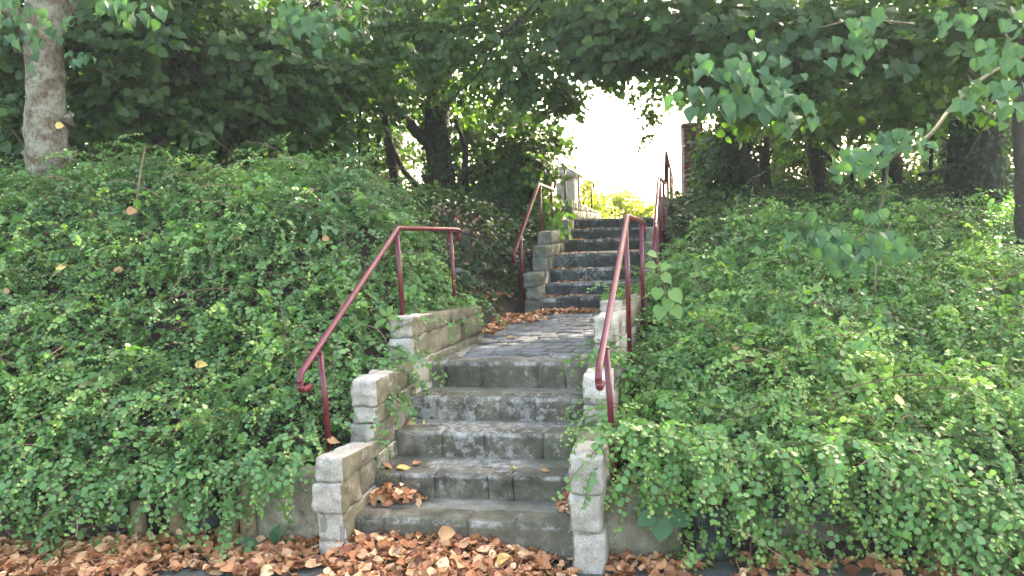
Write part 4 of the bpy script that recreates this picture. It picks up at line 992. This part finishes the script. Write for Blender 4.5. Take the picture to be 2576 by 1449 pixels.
for px, tx, r_0, lb in ((900, 905, .022, 'thin dark stem just right of the broader upright trunk'), (935, 960, .03, 'thin dark stem leaning right beside the slim dark tree'), (1175, 1165, .05, 'dark stem rising close on the right of the ivy-wrapped tree'), (1935, 1925, .05, 'dark stem right of the leaning ivy trunk'), (2130, 2180, .025, 'thin dark stem leaning right between the right background trunks'), (1230, 1215, .03, 'thin dark stem between the ivy-wrapped tree and the upper steps'), (2340, 2350, .03, 'thin dark stem left of the massive ivy-clad trunk')):
    tree(lb, at(px, 500, 10.7), [at((px+tx)/2, 400, 10.7), at(tx, 300, 10.7), at(tx+10, 100, 10.7)], r_0, r_0*.7, [], 20, ivy_n=60, name='sapling')
# right hand side
tree('leaning dark trunk with ivy just right of the brick pillar', at(1895, 500, 10.6), [at(1880, 450, 10.6), at(1850, 380, 10.6), at(1835, 290, 10.6), at(1830, 150, 10.6), at(1850, -200, 10.6)], .20, .09,
     [B(1850, 330, 11.2, .55, .4, .7, 160, .0), B(1840, 440, 11.0, .5, .35, .5, 140, .05), B(1700, 120, 10.6, 1.3, .8, .7, 300, -.1), B(1530, 80, 10.5, 1.0, .8, .55, 240, -.1), B(1960, 260, 11.6, 1.2, .6, .9, 170, .05)],
     16, .07, ivy_n=800, limbs=[([at(1900, 480, 10.6), at(1925, 400, 10.6), at(1925, 280, 10.6)], .05, .035), ([at(1870, 420, 10.6), at(1890, 350, 10.6), at(1880, 280, 10.7)], .04, .03)], tint=(.3, .2))
tree('slim dark trunk leaning left in the middle of the right background', at(2070, 500, 10.2), [at(2060, 430, 10.2), at(2035, 350, 10.2), at(2025, 290, 10.2), at(2020, 100, 10.2), at(2040, -200, 10.2)], .10, .06,
     [B(2100, 200, 11, 1.6, .8, .9, 290, .0), B(1980, 430, 12, .7, .4, .4, 60, .1), B(2200, 300, 12, 1.2, .6, .6, 110, .12)], 17, .07, ivy_n=200, limbs=[([at(2040, 360, 10.2), at(2090, 400, 10.1), at(2150, 440, 10)], .03, .02), ([at(2040, 300, 10.2), at(2100, 370, 10.3), at(2160, 400, 10.3)], .03, .02)])
tree('short dark trunk behind the hanging branch on the right', at(2250, 500, 10.8), [at(2245, 430, 10.8), at(2235, 330, 10.8), at(2230, 150, 10.8), at(2240, -200, 10.8)], .14, .10,
     [B(2280, 180, 11.4, 1.4, .8, 1.0, 270, .05), B(2330, 420, 12.5, .9, .5, .5, 90, .15)], 18, .07, ivy_n=350)
tree('massive ivy-clad trunk at the right between the hanging branch and the edge', at(2450, 520, 9.6), [at(2450, 440, 9.6), at(2455, 330, 9.6), at(2470, 200, 9.6), at(2480, 0, 9.6), at(2500, -300, 9.6)], .36, .20,
     [B(2400, 120, 10.4, 1.4, .8, .9, 300, .05), B(2560, 330, 11, .6, .5, .7, 90, .2), B(2330, 300, 11, .6, .4, .6, 80, .2), B(2400, -350, 10, 3, 2, 1.5, 450)], 19, .075, 'lime', ivy_n=2300, name='ivy_tree', limbs=[([at(2440, 380, 9.6), at(2380, 420, 9.5), at(2310, 440, 9.4)], .05, .02)])
# T3: near lime at the right edge whose boughs reach over the picture
T3 = empty('lime_tree', (at(2640, 560, 6.5)[0], 6.5, 1.7), 'lime tree at the right edge whose big-leaved boughs reach across the top', 'tree')
mb = MB()
limb(mb, [at(2600, 640, 6.5), at(2592, 500, 6.5), at(2590, 300, 6.5), at(2600, 100, 6.6), at(2620, -200, 6.8), at(2650, -600, 7)], .13, .09, 16, .02)
limb(mb, [at(2595, 130, 6.6), at(2480, 30, 6.9), at(2300, -40, 7.2), at(1900, -60, 7.6), at(1600, -20, 8)], .06, .03, 10, .05)
part('trunk', mb.mesh('trunk', M['branch']), T3)
mb = MB(); limb(mb, [at(2597, 130, 6.5), at(2480, 190, 5.4), at(2400, 265, 4.7), at(2325, 350, 4.35), at(2242, 398, 4.3), at(2228, 460, 4.3), at(2212, 535, 4.3), at(2180, 580, 4.28), at(2140, 606, 4.25), at(2100, 600, 4.2)], .0135, .004, 8, .012, 6)
limb(mb, [at(2242, 398, 4.3), at(2200, 405, 4.25), at(2150, 425, 4.2)], .005, .003, 6, .01, 5)
limb(mb, [at(2140, 606, 4.25), at(2180, 620, 4.2), at(2250, 645, 4.2)], .005, .003, 6, .01, 5)
part('hanging_branch', mb.mesh('hanging_branch', M['lichenbranch']), T3)
for P, a in (([at(1880, 150, 5.6), at(1840, 165, 5.2), at(1790, 190, 4.9)], .008), ([at(2300, 60, 5.8), at(2160, 50, 5.3), at(2060, 70, 5)], .009), ([at(2430, 400, 5), at(2500, 280, 4.6), at(2576, 240, 4.4)], .006)):
    mb = MB(); limb(mb, P, a, .004, 6, .01, 5); part('bough', mb.mesh('bough', M['lichenbranch']), T3)
_leafm = {}
def place_leaves(parent, Rm, T_, S_, r, mt):
    for k in range(len(T_)):
        v = int(r.integers(0, 6)); key = (mt, v)
        if key not in _leafm:
            V, F = leafT('heart'); q_ = np.random.default_rng(v); V = V+q_.normal(0, .022, V.shape); V[:, 2] += (.25+.35*q_.random())*np.abs(V[:, 1])**1.3 - (.1+.5*q_.random())*np.clip(V[:, 0]-.4, 0, 1)**2; V[10, 2] -= .04
            _leafm[key] = mesh_np('leaf', V, [i for f in F for i in f], [len(f) for f in F], M[mt], True, {'tint': np.clip(.12+.13*v+np.array([.25]+[0]*9+[.25])+q_.normal(0, .08, len(V)), 0, 1)})
        o = bpy.data.objects.new('leaf', _leafm[key]); COL.objects.link(o); o.parent = parent
        m4 = Matrix(np.vstack([np.hstack([Rm[k]*S_[k], (T_[k]-np.array(parent.location))[:, None]]), [0, 0, 0, 1]]).tolist()); o.matrix_local = m4
def leaf_cluster(parent, spots, seed, name='leaf_cluster', d0=4.25, mt='limenear'):
    """single big leaves set one by one: (px, py, d, size, tilt)"""
    r = np.random.default_rng(seed); T_ = []; X_ = []; Z_ = []; S_ = []; ti = []
    for (px, py, d_, s_, n, spx, spy) in spots:
        for _ in range(int(n*2.6)):
            T_.append(at(px+r.normal(0, spx*.9), py+r.normal(0, spy), d_+r.normal(0, .09))); X_.append((r.normal(0, .55), r.normal(-.3, .3), -.8+r.normal(0, .25)))
            Z_.append((r.normal(0, .35), -.75+r.normal(0, .3), .75+r.normal(0, .2))); S_.append(s_*.66*r.uniform(.65, 1.1)); ti.append(np.clip(r.normal(.45, .2), 0, 1))
    place_leaves(parent, rotmat(np.array(X_), np.array(Z_)), np.array(T_), np.array(S_), r, mt)
leaf_cluster(T1_, [(30, 30, 5.4, .11, 12, 38, 35), (330, 25, 5.2, .12, 8, 40, 18), (270, 10, 5.2, .13, 5, 25, 10), (140, 70, 5.9, .11, 7, 40, 25), (90, 130, 6.0, .10, 3, 15, 20), (740, 30, 5.6, .12, 8, 32, 20), (790, 70, 5.6, .12, 8, 35, 22), (850, 60, 5.7, .12, 8, 30, 35), (210, 150, 6.2, .12, 3, 18, 10)], 50)
leaf_cluster(T3, [(2250, 350, 4.25, .10, 11, 45, 22), (2170, 395, 4.2, .11, 6, 32, 20), (2120, 420, 4.2, .11, 5, 25, 14)], 51)
leaf_cluster(T3, [(2080, 590, 4.2, .115, 8, 45, 22), (2180, 620, 4.2, .12, 9, 50, 20), (2100, 640, 4.2, .11, 7, 50, 14), (2265, 630, 4.2, .12, 4, 22, 14), (2180, 540, 4.25, .09, 3, 20, 8)], 52)
leaf_cluster(T3, [(1900, 170, 5.0, .12, 10, 60, 40), (1840, 185, 4.7, .13, 10, 45, 28), (1790, 235, 4.7, .15, 6, 35, 22), (1880, 250, 4.8, .14, 6, 50, 20), (1960, 250, 4.9, .13, 9, 55, 22), (1740, 250, 4.9, .12, 5, 28, 20), (1995, 300, 4.9, .14, 4, 30, 12)], 53)
leaf_cluster(T3, [(2170, 100, 4.9, .13, 6, 30, 20), (2180, 60, 4.9, .12, 5, 40, 20), (2400, 50, 4.6, .11, 5, 40, 22), (2450, 215, 4.5, .12, 4, 25, 14), (2500, 150, 4.4, .12, 6, 35, 25), (2540, 240, 4.3, .13, 6, 35, 20), (2430, 255, 4.4, .13, 2, 20, 5), (2560, 90, 4.4, .12, 6, 30, 40), (2150, 150, 4.9, .12, 3, 30, 12)], 54)
m1, tw = sprays([B(2250, 100, 7.5, 1.5, .8, .65, 240), B(1950, 100, 7.8, 1.4, .9, .65, 260), B(1700, 60, 8.2, 1.2, .9, .5, 230, -.05), B(1880, 200, 8, .8, .6, .4, 110, .05), B(2080, 290, 9.2, 1.1, .5, .35, 90, .1), B(2340, 250, 8.4, .5, .4, .3, 50, .15), B(1560, 130, 8.3, .55, .5, .32, 110, -.15), B(1480, 40, 8.6, .6, .6, .4, 110, -.05), B(2480, 60, 6.8, .7, .6, .5, 90, .1), B(2250, 230, 8.4, 1.3, .6, .4, 130, .05), B(2200, -350, 8, 3, 2.2, 1.3, 480), B(1500, -300, 8.5, 2.6, 2.0, .9, 420)],
                .095, 10, 60, tint=(.38, .2), keep=clear_gap)
crown_part(T3, m1, M['lime'])
mb = MB(); twigs(mb, tw, .003, 3); mb.build('twigs', M['branch'], T3)['kind'] = 'stuff'
m1, tw = sprays([B(1640, 290, 9.6, .14, .1, .28, 22), B(1600, 235, 9.6, .12, .1, .12, 10), B(1622, 345, 9.6, .05, .1, .10, 5), B(1530, 215, 9.6, .12, .1, .07, 6)], .045, 7, 61, tl=.16, tint=(.75, .2), droop=1.2); crown_part(T3, m1, M['lime'], 'hanging_twigs')

# canopy mass further back, high up (shades the bank from the sun) and loose understory at eye level
def far_tree(label, x, y, h, r, n, seed, ts=0, leaf=.10):
    T = empty('woodland_tree', (x, y, 2.0), label, 'tree', 'trees of the wood behind the bank'); mb = MB()
    limb(mb, [(x, y, 1.7), (x+.1, y, 3.5), (x-.1, y+.1, h*.8), (x, y, h+1)], .16, .06, 10, .08)
    part('trunk', mb.mesh('trunk', M['darkbark']), T)
    for a in range(4): mb = MB(); limb(mb, [(x, y, h*.5+a*.4), (x+math.cos(a*1.7)*r*.5, y+math.sin(a*1.7)*r*.4, h*.75+a*.3), (x+math.cos(a*1.7)*r*.9, y+math.sin(a*1.7)*r*.8, h+a*.3)], .05, .02, 6, .08); part('branch', mb.mesh('branch', M['darkbark']), T)
    m_, tw = sprays([((x, y, h), (r, r*.8, h*.42), n, ts)], leaf, 8, seed, kind='simple', keep=clear_gap, tint=(.45, .25), tl=.6); crown_part(T, m_, M['wood_leaf']); return T
k = 0
for (x, y, h, r, n, lb) in [(-7.5, 14, 5.2, 2.6, 700, 'tall leafy tree at the far left of the wood behind'), (-4.3, 15, 5.0, 2.5, 700, 'leafy tree of the wood behind, second from the left'), (-1.6, 14.5, 5.2, 2.1, 620, 'leafy tree of the wood behind the pair of dark trunks'),
                        (-5.5, 18.5, 6, 3, 650, 'tallest tree standing far back on the left of the wood'), (5.2, 14.5, 5.4, 2.4, 650, 'leafy tree of the wood behind the leaning ivy trunk'), (8.6, 15, 5.2, 2.6, 650, 'leafy tree of the wood behind the hanging branch'),
                        (11.2, 14, 5.2, 2.6, 500, 'leafy tree of the wood at the far right'), (6.2, 14.6, 7.9, 2.9, 700, 'very tall tree added at the right to block the sun from the upper steps'), (10, 18, 9, 3.2, 500, 'very tall tree added far back at the right to block the sun'), (8, 20, 6.5, 3, 500, 'tree standing far back on the right of the wood')]:  # both very tall trees are added to keep sun off the landing
    far_tree(lb, x, y, h, r, n, 70+k); k += 1
# understory hedge: loose bushes between trunks with holes of light
def bush(name, label, blobs, seed, leaf, mt, tint=(.5, .25), cat_='bush', group=None):
    c = blobs[0][0]; T = empty(name, (float(c[0]), float(c[1]), 2.0), label, cat_, group)
    m_, tw = sprays(blobs, leaf, 7, seed, kind='heart', tint=tint, tl=.4, shell=.6); crown_part(T, m_, M[mt], 'foliage')
    mb = MB()
    for (A, B_) in tw:
        for q in range(0, len(A), 9): 
            b_ = A[q]; limb(mb, [(c[0]+(b_[0]-c[0])*.5, b_[1]+.1, 1.9), (c[0]+(b_[0]-c[0])*.85, b_[1], (b_[2]+2)/2), b_], .010, .004, 4, .05, 3)
    part('stems', mb.mesh('stems', M['branch']), T)['kind'] = 'stuff'; return T
gb = 'loose bushes between the trunks'
bush('understory_bush', 'backlit bush between the pale lime trunk and the trunk pair', [B(250, 400, 9.6, 1.0, .4, .3, 75), B(430, 410, 9.8, 1.0, .4, .3, 75), B(620, 400, 10, .8, .4, .35, 70)], 80, .085, 'wood_leaf', group=gb)
bush('understory_bush', 'backlit bush at the far left edge behind the pale lime trunk', [B(20, 400, 9.6, .7, .4, .35, 60)], 81, .085, 'wood_leaf', group=gb)
bush('understory_bush', 'thin backlit bush between the trunk pair and the ivy-wrapped tree', [B(960, 400, 11.4, .7, .4, .6, 120), B(700, 400, 11.4, .6, .4, .4, 90), B(930, 440, 12, .7, .4, .3, 50), B(1020, 400, 12.4, .6, .4, .5, 50), B(920, 350, 12.4, .6, .4, .5, 45)], 82, .07, 'wood_leaf', group=gb)
bush('understory_bush', 'bush of broad backlit leaves right of the ivy-wrapped tree', [B(1260, 440, 10.9, .55, .3, .35, 110), B(1345, 450, 10.2, .28, .3, .4, 90), B(1330, 410, 10.6, .4, .3, .4, 110)], 83, .08, 'wood_leaf', (.35, .25), group=gb)
bush('understory_bush', 'bush of bright broad leaves climbing beside the left rail of the upper steps', [B(1398, 520, 9.9, .09, .1, .26, 9), B(1392, 565, 9.6, .12, .1, .12, 6), B(1360, 500, 10.0, .2, .1, .3, 16)], 84, .08, 'broad', (.4, .3), group=gb)
bush('understory_bush', 'low backlit bush between the leaning ivy trunk and the slim trunk', [B(2010, 390, 12, .8, .4, .5, 120), B(2200, 400, 12, .7, .4, .4, 90), B(1970, 460, 11.5, .7, .4, .22, 60), B(2130, 450, 11.5, .8, .4, .25, 60)], 85, .07, 'wood_leaf', group=gb)
bush('understory_bush', 'low backlit bush beside the massive ivy-clad trunk', [B(2330, 460, 11, .7, .4, .25, 60), B(2560, 440, 10.5, .5, .4, .4, 60)], 86, .07, 'wood_leaf', group=gb)
bush('climbing_plant', 'leafy climber covering the right side of the brick pillar', [B(1785, 390, 11.7, .2, .15, .62, 130, .0), B(1765, 480, 11.5, .2, .2, .12, 30, .15), B(1815, 420, 11.4, .35, .2, .5, 130, -.1)], 87, .08, 'wood_leaf', (.55, .3), 'climber')
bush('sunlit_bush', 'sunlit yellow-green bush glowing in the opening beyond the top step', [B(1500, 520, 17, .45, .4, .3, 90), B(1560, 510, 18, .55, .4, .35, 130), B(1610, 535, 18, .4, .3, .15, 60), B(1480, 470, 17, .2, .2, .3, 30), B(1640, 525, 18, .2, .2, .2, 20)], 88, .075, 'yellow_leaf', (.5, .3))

# ------------------------------------------------------------------ seedlings, twigs, weeds
def plant(name, label, base, leaves, mt='broad', catg='plant', stems=()):
    """leaves: (tip direction, offset from base, size)"""
    T = empty(name, base, label, catg); base = np.array(base, float)
    for (off, dr, s_, nn) in leaves:
        off = np.array(off, float); m_ = merge('lance' if nn == 'l' else 'heart', rotmat(np.array([dr], float), np.array([[dr[0]*.2, -.8, .7]])), np.array([base+off]), s_, np.array([random.uniform(.3, .8)]))
        crown_part(T, m_, M[mt], 'leaf')
    mb = MB(); top = max(leaves, key=lambda q: q[0][2])[0]
    mb.tube([base, base+np.array(top)*.5+np.array([.01, 0, 0]), base+np.array(top)], .003, 6)
    part('stem', mb.mesh('stem', M['stem']), T); return T
b = at(975, 830, 4.85)
plant('seedling', 'bright green broad-leaved seedling beside the left wall block and rail post', b, [((0, 0, .07), (-.8, -.2, -.35), .10, 'l'), ((0, 0, .08), (.7, -.2, .05), .09, 'l'), ((0, 0, .09), (-.5, -.1, .6), .075, 'l'), ((0, 0, .09), (.45, -.1, .8), .09, 'l'), ((0, 0, .05), (.2, -.4, -.5), .07, 'l')])
b = at(1690, 830, 4.3)
vl = []
for (px, py, dx, dz, s_) in [(1650, 640, -.6, .1, .07), (1648, 665, -.8, -.1, .075), (1662, 672, .7, .1, .07), (1668, 690, .5, -.6, .085), (1655, 725, -.2, -.8, .085), (1690, 730, .4, -.6, .11), (1662, 770, -.2, -.8, .10), (1695, 770, .3, -.7, .10), (1680, 750, 0, -.8, .09)]:
    p = at(px, py, 4.3); vl.append(((p-b), (dx, -.25, dz), s_*.85, 'h'))
plant('vine_seedling', 'tall bright green vine shoot rising from the right shrub near the rails', b, vl)
b = at(690, 1375, 3.95)
plant('dock_weed', 'dark green dock weed with long wavy leaves left of the block wall', b, [((0, 0, .02), (.35, -.2, .9), .13, 'l'), ((-.08, 0, .02), (-.9, -.3, .3), .12, 'l'), ((.02, 0, .02), (-.2, -.4, .7), .10, 'l'), ((.04, 0, .01), (.9, -.3, .5), .09, 'l')], 'limenear')
b = at(1668, 1345, 3.55)
plant('bramble_shoot', 'broad dark leaves hanging over the pale concrete footing on the right', b, [((0, 0, .08), (-.2, -.3, -.9), .11, 'h'), ((-.05, 0, .10), (-.9, -.2, -.4), .09, 'h'), ((.05, 0, .10), (.8, -.2, -.4), .10, 'h'), ((0, 0, .12), (-.4, -.2, .6), .08, 'h')], 'limenear')
def dry(label, pts, r=.005, m_='twig'):
    mb = MB(); x_, y_ = proj(np.array(pts[0])); q_ = on_bank(x_, y_, .03); dd_ = q_[1]-.05
    pts = [at(*proj(np.array(p)), dd_+(p[1]-pts[0][1])) for p in pts]; limb(mb, pts, r, r*.5, 6, .008, 5); o = mb.build('dry_twig', M[m_]); prop(o, label, 'twig', 'bare dry twigs sticking out of the shrubs')
dry('upright bare twig on the crest of the left shrub', [at(343, 520, 6.2), at(350, 455, 6.2), at(357, 410, 6.2), at(366, 368, 6.2)], .008)
dry('long arching dead shoot low beside the upright bare twig', [at(250, 465, 6.3), at(300, 452, 6.1), at(360, 470, 6.0), at(410, 500, 6.0)], .004)
dry('tall bare twig standing under the hanging branch on the right', [at(2201, 735, 4.7), at(2206, 660, 4.7), at(2220, 610, 4.7), at(2240, 562, 4.7)], .0075)
dry('pale curved dead stem left of the near left rail post', [at(910, 815, 4.6), at(950, 830, 4.55), at(975, 870, 4.5), at(985, 930, 4.5)], .003)
dry('thin dead stem crossing the middle of the left shrub', [at(520, 690, 5.3), at(535, 640, 5.3), at(525, 600, 5.3)], .003)
dry('forked dead stem on the upper right shrub', [at(1755, 780, 4.8), at(1765, 735, 4.8), at(1750, 690, 4.9), at(1785, 665, 4.9)], .003)
dry('bent pale twig near the right edge of the right shrub', [at(2486, 703, 4.3), at(2502, 715, 4.3), at(2504, 740, 4.3), at(2492, 752, 4.3)], .004)
dry('long thin dead stem low on the right shrub', [at(1840, 1330, 3.6), at(1890, 1350, 3.55), at(1960, 1400, 3.5)], .0025)
dry('straight pale stem hanging in front of the right shrub', [at(1925, 1230, 3.65), at(1935, 1200, 3.65), at(1937, 1160, 3.65)], .003)
dry('thin pale stem hanging low at the left of the left shrub', [at(190, 1350, 4.0), at(195, 1330, 4.0), at(193, 1300, 4.0)], .003)
print('tris', sum(len(o.data.loop_triangles) if o.type == 'MESH' and (o.data.calc_loop_triangles() or True) else 0 for o in sc.objects))

# thin volume added to imitate the lens veil, lifting the dark tones
if 1:
    mb = MB(); mb.box((-40, -20, -1.1), (40, 45, 13)); 
    me = bpy.data.meshes.new('lens_veil'); me.from_pydata(mb.v, [], mb.f); me.update()
    m = bpy.data.materials.new('lens_veil'); m.use_nodes = True; m.node_tree.nodes.clear()
    v = m.node_tree.nodes.new('ShaderNodeVolumePrincipled'); v.inputs['Density'].default_value = .0011; v.inputs['Color'].default_value = (.72, .88, 1, 1); v.inputs['Anisotropy'].default_value = .3
    oo = m.node_tree.nodes.new('ShaderNodeOutputMaterial'); m.node_tree.links.new(v.outputs[0], oo.inputs['Volume']); me.materials.append(m)
    h = bpy.data.objects.new('lens_veil', me); COL.objects.link(h); prop(h, kind='stuff')
